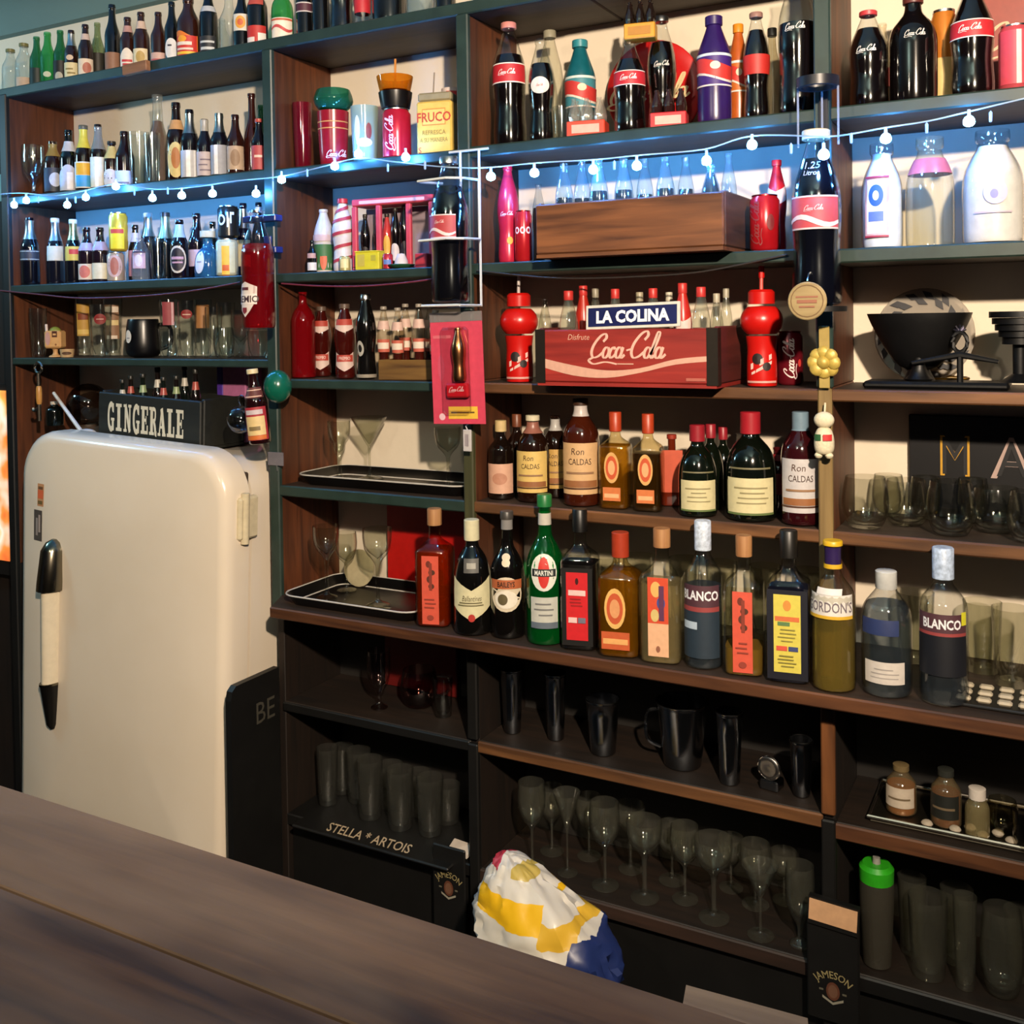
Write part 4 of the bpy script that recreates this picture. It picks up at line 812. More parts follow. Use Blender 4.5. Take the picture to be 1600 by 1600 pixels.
decal('lettering', [(g_rect(-wg*.8, wg*.8, hg_-.013, hg_-.005), 'dca8a0')], on_plane((0, 0, 0), (1, 0, 0), (0, 0, 1)), gb)
FRONT['gift'] = 'bottles inside the red gift pack'; ROW['gift'] = ROW['M3']+.009; BOUND[round(ROW['gift'], 3)] = (.078, .1)
for px, top, bc_, ds in ((571, 336, '0a0606', 'black cola bottle in red frame'), (591, 338, '0a0606', 'slim black cola bottle in red frame'), (605, 335, 'b03028', 'red and yellow cola bottle in red frame'), (618, 326, '0a0606', 'black cola bottle with white label in red frame'), (632, 318, '0a0606', 'black cola bottle at the end of red frame')):
    bottle('gift', px, top, 15, .086, 'coke', bc_, ds, labels=[(.1, .4, 1.1, 'c9bcb4' if 'white' in ds else '1c1012', 'o')] if 'red and' not in ds else [(.2, .6, .8, 'd0a03c', 'o')], cap='2a2422')
yb = thing('yellow_box', 'small bright yellow box in front of the red gift pack', 'box', Vector((aty(573, 408, .012).x, .012, ROW['M3'])), R(6)); hy = aty(573, 394, .012).z-ROW['M3']
part('carton', box(-.034, .034, 0, .03, 0, hy, .002), paint('c9c02c', .5), yb, smooth=0); part('lid_flap', box(-.034, .034, -.001, .0305, hy+.0003, hy+.0025), paint('d8d03c', .5), yb, smooth=0)
decal('print', [(g_rect(-.026, -.006, hy*.2, hy*.85), 'b8a848'), (g_rect(.012, .026, hy*.5, hy*.8), 'a8a038')], on_plane((0, 0, 0), (1, 0, 0), (0, 0, 1)), yb)
can('M3', 539, 401, 420, 17, .02, 'c8b87c', 'tiny cream jar before the striped bottle', [(.2, .8, .8, 'd8cc98')], name='small_jar', cat='jar', noun='jar')
can('M3', 606, 397, 420, 16, .02, 'b8303c', 'tiny red can beside the yellow box', [(.3, .6, .8, '5a78b8')])
gd = thing('green_dish', 'tiny green dish with white fluted cone beside the tiny red can', 'dish', Vector((aty(627, 405, .025).x, .025, ROW['M3'])))
part('dish', lathe(chaikin([(0, 0), (.02, 0), (.034, .009), (.032, .011), (0, .004)], 1), 18), paint('2c5a3c', .4), gd); part('cone', lathe([(0, .006), (.018, .006), (.016, .02), (.009, .036), (0, .038)], 12), paint('c9bcb4', .5), gd)
rb_ = part('red_box', box(-.017, .017, 0, .024, 0, .036, .002), paint('a82c34', .5), None, Vector((aty(657, 410, .02).x, .02, ROW['M3'])), smooth=0); tag(rb_, 'tiny red box at right end of the gift pack', 'box')
# row 4 of the narrow bay
b = lambda *a, **k: bottle('MC', *a, **k)
b(474, 457, 38, .06, 'martini', None, 'tall translucent red bottle', bodymat=glass('8d0c14', .4, .04, body=.4))
CREST = [(.10, .36, 1.0, 'c9b0a8', 's', [('r', -.9, .9, .5, .85, 'a83c30'), ('t', 'PREMIO', 0, .68, .16, 'e3d4cc', 0, .8)]), (.62, .82, 1.0, 'c9b0a8', 's', [('r', -.9, .9, .5, .9, 'a83c30')])]
b(503, 480, 30, .11, 'coke', None, 'brown soda bottle with red crest labels behind', bodymat=dark('3a0c08'), labels=CREST, cap='5a4a40')
b(539, 476, 33, .05, 'coke', None, 'brown soda bottle with two red crest labels', bodymat=dark('3a0c08'), labels=CREST, cap='5a4a40')
b(572, 461, 33, .05, 'coke', '0b0908', 'black soda bottle with silver crown and white emblem', cap=SILV, labels=[('at', -.5, (.25, .48, .5, None, 'r', [('o', 0, .5, .8, .4, 'a8a49c'), ('o', 0, .5, .4, .2, '14100e')])), (.02, .06, 2.0, '8d8478')])
cr = thing('six_pack_carton', 'brown open six pack carton of soda bottles', 'carton', Vector((aty(645, 580, .03).x, .03, ROW['C'])), R(8))
part('tray', box(-.095, .095, 0, .004, 0, .05, .002), wood('4a3018', '8d6a34', 'x', .5), cr, smooth=0); part('tray', box(-.095, .095, .116, .12, 0, .05, .002), wood('4a3018', '8d6a34', 'x', .5), cr, smooth=0)
for s in (-1, 1): part('side', box(s*.093-.002, s*.093+.002, .0045, .1155, 0, .05), wood('4a3018', '8d6a34', 'y', .5), cr, smooth=0)
part('base', box(-.0905, .0905, .0045, .1155, 0, .003), wood('4a3018', '8d6a34', 'x', .5), cr, smooth=0)
FRONT['six'] = 'bottles in the brown six pack carton'; ROW['six'] = ROW['C']+.0035
for px, top, Y, fl_ in ((600, 480, .07, .5), (622, 482, .06, .35), (634, 476, .12, .5), (655, 476, .06, .5), (672, 478, .12, .5), (681, 486, .065, .6)):
    bottle('six', px, top, 21, Y, 'coke', None, 'soda bottle with red and white label in carton', bodymat=glass('d9cdb8', .5), liquid='4a1810', fill=fl_, labels=[(.36, .54, 1.2, 'b85a48', 'r', [('r', -.8, .8, .25, .75, 'd9c8b8')]), (.68, .8, 1.1, 'c9a89c')], cap='8d8478', capz=.96)
# trays and stem glasses of the two lower narrow shelves
def rrect(x0, x1, y0, y1, r, n=6):
    out = []
    for cx, cy, a0 in ((x1-r, y1-r, 0), (x0+r, y1-r, 90), (x0+r, y0+r, 180), (x1-r, y0+r, 270)):
        for i in range(n+1): a = R(a0+90*i/n); out.append((cx+r*math.cos(a), cy+r*math.sin(a)))
    return out
def tray(key, pl_, pr_, Yf, dep, z, name, label):
    A, B = aty(pl_, proj((-1.5, Yf, z))[1], Yf), aty(pr_, proj((-1.3, Yf, z))[1], Yf)
    W = B.x-A.x; e = thing(name, label, 'tray', (A.x, Yf, z)); TB = paint('0b0a0a', .3); WH = paint('b9b4ac', .4)
    rings = [(rrect(.02, W-.02, .02, dep-.02, .03), 0), (rrect(0, W, 0, dep, .045), .026), (rrect(.003, W-.003, .003, dep-.003, .043), .0275), (rrect(.024, W-.024, .024, dep-.024, .03), .005)]
    V = []; F = []; n = 28
    for ring, zz in rings: V += [(x, y, zz) for x, y in ring]
    for q in range(3):
        for i in range(n): j = (i+1) % n; F.append((q*n+i, q*n+j, q*n+n+j, q*n+n+i))
    F += [tuple(range(3*n, 4*n)), tuple(range(n-1, -1, -1))]
    part('tray_body', (V, F), TB, e, smooth=50)
    part('rim_piping', tube([(x, y, .0272) for x, y in rrect(.0, W, .0, dep, .045)], .0021, 6, True), WH, e)
    part('inner_piping', tube([(x, y, .0062) for x, y in rrect(.026, W-.026, .026, dep-.026, .03)], .0018, 6, True), WH, e)
    decal('printed_mark', [(g_rect(W*.45, W*.62, .05, .062), '8d8060'), (g_rect(W*.52, W*.7, .075, .085), '8d8060')], on_plane((0, 0, .005), (1, 0, 0), (0, 1, 0)), e)
    return e
tray('D', 458, 726, .012, .20, ROW['D'], 'serving_tray', 'black serving tray with white piping on the upper tray shelf')
tray('E', 436, 646, -.085, .25, ROW['E'], 'serving_tray', 'black serving tray with white piping on the long bottle shelf')
FRONT['D2'] = 'stem glasses on black trays'; ROW['D2'] = ROW['D']+.007; ROW['E2'] = ROW['E']+.007; FRONT['E2'] = FRONT['D2']
GLS = glass('e3e4d6', .42)
glassware('D2', 530, 658, 36, .07, 'margarita', 'clear margarita glass', mt=GLS); glassware('D2', 577, 652, 58, .13, 'martini', 'clear martini glass', mt=GLS); glassware('D2', 700, 668, 42, .075, 'coupe', 'clear stemmed glass by the upright', mt=GLS)
glassware('E2', 510, 822, 42, .0, 'coupe', 'clear cocktail glass with flat bowl', mt=GLS); glassware('E2', 541, 832, 36, .08, 'wine', 'clear wine glass behind', mt=GLS); glassware('E2', 590, 826, 46, .0, 'coupe', 'clear cocktail glass before the red sign', mt=GLS)
cp = part('cream_plate', xf(lathe(chaikin([(0, 0), (.045, 0), (.05, .004), (.046, .006), (0, .003)], 1), 24), Matrix.Translation((0, 0, .05)) @ Matrix.Rotation(R(82), 4, 'X')), paint('a89c7c', .5), None, Vector((aty(562, 880, .13).x, .13, ROW['E2']))); tag(cp, 'round cream plate leaning at the back of lower tray', 'plate')
rs_ = thing('red_sign', 'plain red board leaning on the wall behind the lower tray', 'sign', Vector((aty(665, 850, .21).x, .21, ROW['E']))); part('sign_board', box(-.125, .125, 0, .012, 0, .235, .002), paint('a81410', .4), rs_, smooth=0)
part('sign_edge', box(-.127, .127, .0125, .016, 0, .237), paint('3a0a08', .5), rs_, smooth=0)
# ---------------------------------------------------------------- wide middle bay and right bay, upper shelves
FRONT.update(A='cola bottles on the upper middle shelf', B='cola pieces on the crate shelf', C='red cola things beside the red crate', D='rum and liqueur bottles on the upper liquor shelf', E='liquor bottles on the long bottle shelf', A4='cola bottles on the upper right shelf', B4='milk bottles on the right shelf', D4='glass bowls on the right shelf')
for k_, v_ in (('A4', 'A'), ('B4', 'B'), ('C4', 'C'), ('D4', 'D')): ROW[k_] = ROW[v_]-(.004 if k_ == 'B4' else 0)
coke('A', 796, 38, 52, .06, 'tall cola bottle with red white cap and red label', cap='c9847c', fill=.74, big=True)
coke('A', 846, 62, 42, .06, 'cola bottle with pale oval emblem', lab='white', cap=None, fill=.76)
bottle('A', 860, 50, 40, .13, 'coke', None, 'empty clear contour bottle behind', bodymat=glass('e0e0cc', .5, body=.06), cap='8d8874')
glassware('A', 877, 168, 27, .05, 'tumbler', 'small clear shot glass', noun='glass')
WAVE = lambda c1, c2: [(.34, .64, 2.2, c1, 'r', [('r', -1, 1, .92, 1, 'c9d4d0'), ('r', -1, 1, .0, .05, 'd8ccc4'), ('wave', .25, .32, 'd0c4b8'), ('wave', .32, .42, c2), ('o', .1, .62, .14, .12, 'd0c0a8')])]
bottle('A', 907, 65, 48, .115, 'soda', None, 'teal aluminium bottle with red wave label', bodymat=paint('0f5560', .3), cap='2a7d88', capz=.93, labels=WAVE('3a7d8a', 'b8302c'))
def mini_pack(px, pyt, pyb, wpx, Y, col, label, z, n=3, hang=False, bcol=None):
    A = aty(px-wpx/2, pyb, Y); B = aty(px+wpx/2, pyb, Y); W = B.x-A.x; h = aty(px, pyt, Y).z-aty(px, pyb, Y).z if hang else aty(px, pyt, Y).z-z
    e = thing('miniature_six_pack', label, 'six pack', ((A.x+B.x)/2, Y, z), R(12), 'miniature six packs')
    part('carrier', box(-W/2, W/2, 0, W*.6, 0, h*.42, .002), paint(col, .45), e, smooth=0)
    part('label_panel', box(-W*.36, W*.36, -.0012, -.0002, h*.1, h*.32), paint('d0a8a0' if col != 'c88a1c' else 'a8701c', .5), e, smooth=0)
    m = mesh('mini', *lathe([(q*W*.14, t*h) for q, t in PROF['coke']], 10), bcol or glass('d8d4cc', .5, body=.1))
    for i in range(n):
        for j in (0, 1): part('mini_bottle', m, None, e, ((i-(n-1)/2)*W/n, W*(.17+.27*j), .002))
    return e
mini_pack(915, 153, 209, 56, .025, 'c8402c', 'miniature six pack with clear bottles before the teal bottle', ROW['A'])
mini_pack(1044, 140, 196, 54, .025, 'b8202c', 'miniature six pack with dark bottles before the red disc sign', ROW['A'], bcol=dark('2a1412'))
yp = mini_pack(999, 2, 60, 46, .03, 'c88a1c', 'miniature yellow banded six pack hanging above the cola bottle', aty(999, 60, .03).z, hang=True, bcol=dark('1c120c'))
part('hanging_cord', tube([(0, .015, .03), (0, .015, 2.31-yp.location.z)], .0012), paint('6a5a44'), yp)
dz = aty(1026, 112, .225); ds = thing('disc_sign', 'large round red Coca-Cola disc sign leaning at the wall', 'sign', (dz.x, .19, ROW['A'])); rd = .118
part('disc', xf(lathe(chaikin([(0, 0), (rd*.96, 0), (rd, -.004), (rd*.97, -.008), (0, -.016)], 1), 40), Matrix.Translation((0, .01, rd+.002)) @ Matrix.Rotation(R(-84), 4, 'X') @ Matrix.Scale(-1, 4, (0, 0, 1))), paint('b81c1c', .3, 0, .05), ds, smooth=50)
decal('script_lettering', [(g_script(.0, rd*.95, rd*1.75), 'd2b98c'), (g_text('DRINK', 0, rd*1.42, .012), '8d1414')], lambda u, v, l: (u, -.012-l-.004+(v-rd)*.105, v+.002), ds)
coke('A', 984, 66, 50, .05, 'cola bottle with red white bordered label before disc', cap=None, fill=.80, big=True)
coke('A', 1034, 28, 46, .10, 'tall cola bottle with silver cap against the disc', lab='script', cap=SILV, fill=.78)
bottle('A', 1116, 28, 53, .06, 'soda', None, 'purple aluminium cola bottle', bodymat=paint('2a1452', .28), cap='2a1452', capz=.92, labels=WAVE('3a1a6a', 'c03028'))
bottle('A', 1154, 40, 32, .12, 'soda', None, 'orange aluminium cola bottle', bodymat=paint('a8501c', .3), cap='d0801c', capz=.92, labels=WAVE('b8601c', 'c03028'))
coke('A', 1182, 22, 40, .06, 'slim cola bottle with plain red label', cap='8d6a60', lab=None, fill=.86, labels_=None) if False else bottle('A', 1182, 22, 41, .06, 'coke', None, 'slim cola bottle with plain red label', bodymat=glass('e6ece8', .5), liquid='0c0504', fill=.84, cap='8d6a60', capz=.955, labels=[(.42, .60, 1.6, 'b0241c')])
bottle('A', 1207, 46, 28, .12, 'longneck', None, 'slim clear bottle with black cap', bodymat=glass('c9bc98', .5, body=.1), cap='1a1814', capz=.92)
coke('A', 1246, -48, 60, .05, 'extra large cola bottle with white script', lab='script', cap=None, big=True, fill=.62)
# right bay, first shelf
coke('A4', 1357, 20, 58, .05, 'cola bottle with pink red cap and white script', lab='script', cap='b8383c', big=True, fill=.82)
bottle('A4', 1379, 38, 30, .14, 'coke', None, 'small clear bottle behind', bodymat=glass('d8d0b4', .5, body=.05), liquid='0c0504', fill=.5, labels=[(.3, .5, 1, 'b05a54')])
bottle('A4', 1427, -2, 72, .06, 'round', '0a0707', 'broad cola jug with white script', labels=[(.5, .76, 1.0, None, 'r', [('c', 0, .5, .46, 'c9c4bc', 1.1)])], cap='5a2a24')
can('A4', 1475, 18, 155, 38, .13, 'c8782c', 'tall orange can behind cola bottles', [(.1, .5, 1, 'd0b070')], name='orange_tumbler')
coke('A4', 1519, -22, 64, .05, 'big cola bottle with pink red label', big=True, cap=None, fill=.9)
can('A4', 1586, 42, 146, 48, .05, 'c8505a', 'pale red cola can at right edge', [(.1, .9, 1.0, 'c04050', 'r', [('r', .1, .4, 0, 1, 'e6b8b4')])])
sg = thing('red_tin_sign', 'dark red tin sign with cream script behind right cola bottles', 'sign', (aty(1580, 60, .23).x, .222, ROW['A'])); part('tin_plate', box(-.075, .14, 0, .008, 0, .27, .002), paint('8d3424', .45), sg, smooth=0)
decal('lettering', [(g_text('DELICIOUS', .05, .235, .026, 0, .8), 'b98a70'), (g_script(.05, .14, .22), 'cfb08c')], on_plane((0, 0, 0), (1, 0, 0), (0, 0, 1)), sg)
# shelf with the brown crate
bottle('B', 794, 260, 34, .05, 'coke', None, 'pink red aluminium cola bottle', bodymat=paint('b8203c', .28, .2), labels=[(.1, .9, 1.4, None, 'r', [('c', .0, .5, .46, 'e3c4cc', 1.), ('o', .2, .16, .2, .05, 'd0a03c')])], rot=R(20))
can('B', 818, 330, 398, 27, .03, 'b81c24', 'small red cola can with white rings', [(.5, .72, 1.2, None, 'r', [('o', -.6, .5, .26, 1.3, 'e6ccc8', .55), ('o', 0, .5, .26, 1.3, 'e6ccc8', .55), ('o', .6, .5, .26, 1.3, 'e6ccc8', .55)])], lid='b03030')
cb = crate('wooden_crate', 'plain brown wooden crate of cola bottles on the middle shelf', 836, 1131, 310, 394, -.075, .245, wood('4a2814', '8a5530', 'x', .55), ROW['B'], wood('38200f', '6b4226', 'y', .55), rotz=R(0))
for o_ in cb.children: pass
FRONT['crateB'] = 'cola bottles in the brown crate'; ROW['crateB'] = ROW['B']+.0095; BOUND[round(ROW['crateB'], 3)] = (-.035, .13)
CG = glass('bfe0ee', .5, body=.04)
for px, top, w_, Y, fl_, cap in ((882, 256, 29, .0, .62, None), (910, 252, 28, .02, .60, None), (936, 250, 31, .0, .66, None), (975, 248, 31, .02, .66, None), (1008, 248, 28, .10, .62, None), (1040, 246, 31, .02, .66, None), (1072, 246, 27, .10, .66, None), (1111, 258, 32, .0, .9, None), (1139, 240, 25, .06, .2, None)):
    bottle('crateB', px, top, w_, Y, 'coke', None, 'clear topped cola bottle standing in brown crate', bodymat=CG, liquid='0c0504', fill=fl_, cap=cap, labels=[(.42, .58, 1.15, None, 'r', [('c', 0, .5, .44, 'b8aa9c', 1.1)])])
can('B', 1195, 306, 385, 46, .04, 'b01620', 'red cola can beside the crate end', [(.05, .95, .9, None, 'r', [('v', -.7, .5, .9, '7d2a28'), ('o', .5, .5, .3, .16, '6a1014')])], lid='c03a3a')
bottle('B', 1214, 252, 30, .10, 'coke', None, 'red and white aluminium bottle behind can', bodymat=paint('b01c2a', .28), cap='b01c2a', labels=[(.5, .72, 1.2, 'd4c4c4', 's')])
# right bay milk bottles
bottle('B4', 1378, 226, 62, .06, 'milk', None, 'white milk bottle with red and blue label', bodymat=glass('e8eef2', .6, .03), liquid=paint('dfe4ea', .25), fill=.9, labels=[(.10, .68, .62, 'c9a4ac', 'r', [('r', -.8, .8, .06, .94, 'd9dee6'), ('o', 0, .68, .6, .18, '2a5a9c'), ('o', 0, .68, .25, .08, 'd0dcea'), ('r', -.6, .6, .26, .42, '5a74b8'), ('r', -1, 1, 0, .03, '9c3048'), ('r', -1, 1, .97, 1, '9c3048')])], rot=R(-8))
bottle('B4', 1453, 216, 72, .07, 'milk', None, 'clear milk bottle with pink neck band', bodymat=glass('e3e4d0', .5, .03, body=.04), neck=(.66, .80, paint('b8606c', .35)))
bottle('B4', 1551, 205, 88, .06, 'milk', None, 'large white milk bottle with faded blue print', bodymat=glass('e8eef2', .6, .03), liquid=paint('ddd9d4', .3), fill=.86, labels=[(.25, .56, .8, None, 'r', [('o', .1, .6, .5, .34, 'b4b0cc'), ('o', .05, .55, .16, .13, '7d80b8'), ('r', -.8, .8, .02, .07, 'b8a8b4')])])
# red crate shelf
def ball_bottle(px, top, bot, wpx, Y, desc):
    loc, H, r = shelf_item(px, bot, wpx, Y, ROW['C']); e = thing('squeeze_bottle', '', 'bottle', loc, face(loc, .9)); RD = paint('b8140f', .3, 0, .05)
    hb = H*.72; k = hb
    pr = chaikin([(0, 0), (r*.66, 0), (r*.70, .004), (r*.70, k*.28), (r*.66, k*.45), (r*.74, k*.60)], 1)
    part('bottle_body', lathe(pr+[(0, k*.6)], 22), RD, e, smooth=45)
    part('ball_top', lathe([(r*math.sin(t*.19+.75), k*.78-r*.86*math.cos(t*.19+.75)) for t in range(10)]+[(0, k*.78+r*.7)], 22), RD, e, smooth=60)
    part('screw_cap', lathe([(0, k*.98), (r*.62, k*.98), (r*.62, k*1.12), (r*.5, k*1.15), (0, k*1.15)], 18), RD, e, smooth=40)
    part('straw', tube([(0, 0, k*1.14), (.001, 0, H)], .004, 8), paint('a89c98' if px < 1000 else 'c0463c', .4), e)
    if px > 1000: part('straw_tip', tube([(0.001, 0, H*.93), (.001, 0, H*1.03)], .006, 8), RD, e)
    decal('printed_logo', [(g_oval(-r*.2, k*.33, r*.26, r*.26), '1c0a0a'), (g_oval(r*.25, k*.24, r*.2, r*.2), '1c0a0a'), (g_poly([(-r*.55, k*.20, k*.27), (0, k*.26, k*.33), (r*.5, k*.33, k*.39)]), 'c9a8a0'), (g_poly([(-r*.5, k*.14, k*.17), (0, k*.2, k*.24), (r*.5, k*.27, k*.31)]), 'c9a8a0'), (g_rect(-r*.8, r*.8, k*.045, k*.07), 'c9948c')], wrap(pr), e)
    reg(e, 'C', px, desc, 'bottle', 'bottle', FRONT['C'])
ball_bottle(811, 462, 430, 60, .05, 'red squeeze bottle with ball shaped top and straw')
ball_bottle(1190, 460, 422, 66, .05, 'red squeeze bottle with ball top and red straw')
ca = crate('cola_crate', 'red Coca-Cola wooden crate with white wave on the middle shelf', 838, 1121, 515, 599, -.06, .235, wood('7d1c18', 'a83228', 'x', .5, dirt='5a1a14'), ROW['C'], wood('4a1410', '6b241c', 'y', .6), bands=True)
W, H_ = ca['w'], ca['h']
WV = [(-W*.473+W*.946*t, H_*(y-q/2), H_*(y+q/2)) for t, y, q in curve_pts([(0, .42, .16), (.2, .28, .18), (.4, .22, .13), (.6, .29, .08), (.8, .44, .09), (1, .50, .09)], 4)]
decal('painted_lettering', [(g_poly(WV), 'c99a86'), (g_script(.01, H_*.66, W*.44, sy=1.12), 'd9a898'), (g_text('Disfrute', -W*.25, H_*.87, H_*.10, .25, .9), 'c99a86'), (g_rect(-W*.03, W*.06, H_*.39, H_*.41), 'c99a86'), (g_rect(W*.34, W*.44, H_*.12, H_*.17), 'a85a4c')], on_plane((0, 0, 0), (1, 0, 0), (0, 0, 1)), ca)
bottle('C', 852, 468, 22, .14, 'coke', None, 'small clear bottle behind the red crate corner', bodymat=glass('d8dccc', .45))
bottle('B', 842, 288, 22, .14, 'coke', None, 'small half full bottle behind the brown crate corner', bodymat=glass('d8e4ea', .45), liquid='0c0504', fill=.7)
FRONT['crateC'] = 'bottles in the red cola crate'; ROW['crateC'] = ROW['C']+.0095; BOUND[round(ROW['crateC'], 3)] = (-.02, .14)
for px, top, w_, Y, kind_, body_, cap, ds in ((889, 456, 30, .02, 'coke', 0, 'b8302c', 'clear contour bottle with red cap in red crate'), (912, 448, 27, .04, 'coke', 'a8281c', 'b8302c', 'red aluminium bottle in red crate'), (931, 452, 22, .12, 'coke', 0, '8d8674', 'clear bottle with silver crown in red crate'), (962, 453, 27, .02, 'coke', 0, 'b8302c', 'clear bottle with red cap behind blue plaque'), (1000, 458, 23, .12, 'coke', 0, 'a09880', 'clear bottle with pale crown behind blue plaque'), (1021, 452, 28, .03, 'coke', 0, 'b8302c', 'clear bottle with red cap at plaque end'), (1046, 458, 22, .12, 'coke', 0, 'c0b8a4', 'clear bottle with white cap at plaque end'), (1067, 444, 29, .02, 'coke', 'b4281e', 'b8302c', 'red and white contour bottle in red crate'), (1096, 450, 30, .02, 'coke', 1, 'b8302c', 'cola filled bottle with red cap in red crate'), (1135, 452, 20, .12, 'coke', 1, '9c9684', 'cola bottle with silver crown in red crate'), (1120, 460, 22, .08, 'coke', 1, 'a8a08c', 'cola bottle with pale crown at crate end')):
    kw = dict(bodymat=glass('d8dccc', .45, body=.05)) if body_ in (0, 1) else dict(bodymat=paint(body_, .3))
    bottle('crateC', px, top, w_, Y, kind_, None, ds, cap=cap, capz=.9, liquid='0c0504' if body_ == 1 else None, fill=.55, labels=[(.5, .66, 1, 'd0b8ae', 's')] if 'white contour' in ds else [], **kw)
sn = thing('blue_plaque', 'blue enamel LA COLINA plaque with white border on the red crate', 'sign', aty(988, 515, -.052)+Vector((0, 0, .001)), rot=(R(-6), R(-1.6), R(0)))
sn.location.z = ROW['C']+H_+.0025; pw = (aty(1062, 493, -.052).x-aty(915, 493, -.052).x)/2; ph = aty(988, 474, -.052).z-sn.location.z
part('plaque_board', box(-pw, pw, -.003, .003, 0, ph, .001), paint('c9c6bc', .35), sn, smooth=0)
part('blue_field', box(-pw+.006, pw-.006, -.0042, -.0032, .006, ph-.006), paint('1c2250', .25, 0, .25, 12), sn, smooth=0)
decal('lettering', [(g_text('LA COLINA', 0, ph*.5, ph*.46, 0, .92, .045), 'd8dce6')], on_plane((0, -.0042, 0), (1, 0, 0), (0, 0, 1)), sn)
can('C', 1234, 518, 603, 41, .03, '6a1420', 'dark red cola can with upright white script', [(.05, .95, 1.1, None, 'r', [('v', .05, .5, .86, 'd4c0bc'), ('o', .75, .4, .14, .08, 'b8302c')])], lid='8d3a3a', rot=R(12))
# ---------------------------------------------------------------- liquor on the two bottle shelves
RON = lambda c, big=False: [(.12, .60, 1.15, c, 'r', [('t', 'Ron', -.1, .84, .13, '4a3020', .1, .9), ('t', 'CALDAS', 0, .64, .12, '3a2418', 0, .75), ('r', -.9, .9, .14, .27, '8d5a34'), ('r', -1, 1, .10, .13, '4a2a18'), ('r', -.7, .7, .40, .44, '8d6a4c')])]
b = lambda *a, **k: bottle('D', *a, **k)
b(783, 658, 41, .06, 'spirit', '120a06', 'dark rum bottle with cream cap and pink label', cap='c9b07c', capz=.86, labels=[(.08, .46, 1.2, 'c99c84', 'r', [('o', 0, .5, .5, .2, 'b07c64')])])
b(808, 648, 34, .14, 'spirit', '160a06', 'dark bottle with brown cap behind', cap='6b3a24', capz=.84)
b(833, 650, 52, .06, 'round', '1c0c06', 'rum bottle with cream cap and yellow label', neck=(.8, .93, '8d5a4c'), cap='c9c0a4', labels=RON('cfae64'))
b(868, 650, 40, .13, 'round', '160a06', 'rum bottle with silver cap behind yellow labelled one', neck=(.82, .96, 'a8a4a0'), labels=RON('b9924c'))
b(908, 624, 58, .06, 'round', '3a1408', 'large brown rum bottle with wide cream label', neck=(.84, .98, 'b9b0ac'), cap='3a2418', labels=RON('c9a274'))
TEQ = lambda: [(.08, .62, .72, None, 'r', [('o', 0, .66, .72, .30, 'd0a060'), ('o', 0, .66, .56, .23, 'c0502c'), ('o', 0, .66, .34, .14, 'd9a070'), ('r', -.85, .85, .02, .28, 'c8703c'), ('r', -.7, .7, .08, .16, 'dca878')])]
GOLD = glass('e6cf90', .6, .05); GLIQ = glass('c08a20', .7, .06, body=.12)
b(962, 645, 46, .06, 'square', None, 'square gold tequila bottle with red cap', bodymat=GOLD, liquid=GLIQ, fill=.66, cap='a83a1c', capz=.80, labels=TEQ(), k=.5)
b(1013, 648, 45, .06, 'square', None, 'second square gold tequila bottle with red cap', bodymat=GOLD, liquid=dark('2a1c08'), fill=.60, cap='a83a1c', capz=.80, labels=TEQ(), k=.5)
b(1050, 680, 36, .14, 'square', '5a1c0c', 'bottle with orange red label behind', labels=[(.2, .8, .9, 'b84a2c')], cap='8d2c1c')
LIQ = [(.07, .41, 1.05, 'c9bf94', 'r', [('lines', 4, .3, .14, .04, '8d8460'), ('r', -1, 1, .0, .06, '5a6a3c')]), (.46, .54, 1.1, None, 'r', [('r', -.8, .8, .4, .6, '6a6448')])]
b(1090, 665, 60, .05, 'dome', '0a0f08', 'squat dark green liqueur bottle with red cap', cap='8d1c28', capz=.82, labels=LIQ)
b(1111, 664, 40, .13, 'dome', '0a0f08', 'liqueur bottle with red cap behind', cap='8d1c28', capz=.84)
b(1130, 668, 36, .17, 'dome', '0a0f08', 'second liqueur bottle with red cap behind', cap='8d1c28', capz=.84)
b(1173, 645, 78, .055, 'dome', '080c07', 'wide dark liqueur bottle with red cap and cream label', cap='9c1c28', capz=.80, labels=LIQ)
b(1216, 700, 40, .15, 'round', '3a0c10', 'dark red bottle behind', labels=[(.3, .9, 1.2, '8d1c24')])
b(1251, 645, 60, .045, 'round', '2a080c', 'dark red rum bottle with grey cap and white label', cap='6a8090', capz=.84, labels=RON('b9b4b4'))
b = lambda *a, **k: bottle('E', *a, **k)
CORK = wood('8d5a30', 'b98a58', 'z', .7)
AGED = lambda c: [('at', 0, (.03, .62, .5, c, 'r', [('o', -.2, .88, .3, .05, '6a2c20'), ('o', .2, .76, .4, .04, '4a2a1c'), ('o', -.1, .66, .3, .05, '5a2c20'), ('o', .15, .56, .35, .04, '4a2a1c'), ('r', -.1, .25, .5, .9, '7d3426'), ('o', 0, .1, .4, .04, '8d3a2c'), ('lines', 3, .24, .06, .02, '8d3a2c')]))]
b(680, 796, 54, -.04, 'square', None, 'square amber tequila bottle with cork and coral label', bodymat=glass('d89050', .6, .05), liquid=glass('a8480c', .6, .06, body=.25), fill=.66, cap=CORK, capz=.86, labels=AGED('c8503c'), k=.35)
bt = b(738, 813, 60, -.058, 'dome', '0a0908', 'black whisky bottle with cream shield label', cap='c9c2a0', capz=.82, labels=[(.14, .52, 1.15, 'c9c29c', 's', [('t', 'Ballantines', 0, .52, .13, '4a4430', .3, .6), ('lines', 2, .34, .06, .03, '6a6448'), ('o', 0, .07, .16, .09, 'a82c24')]), (.56, .68, .4, '4a4844', 'r', [('r', -.6, .6, .3, .7, '8d8a80')])])
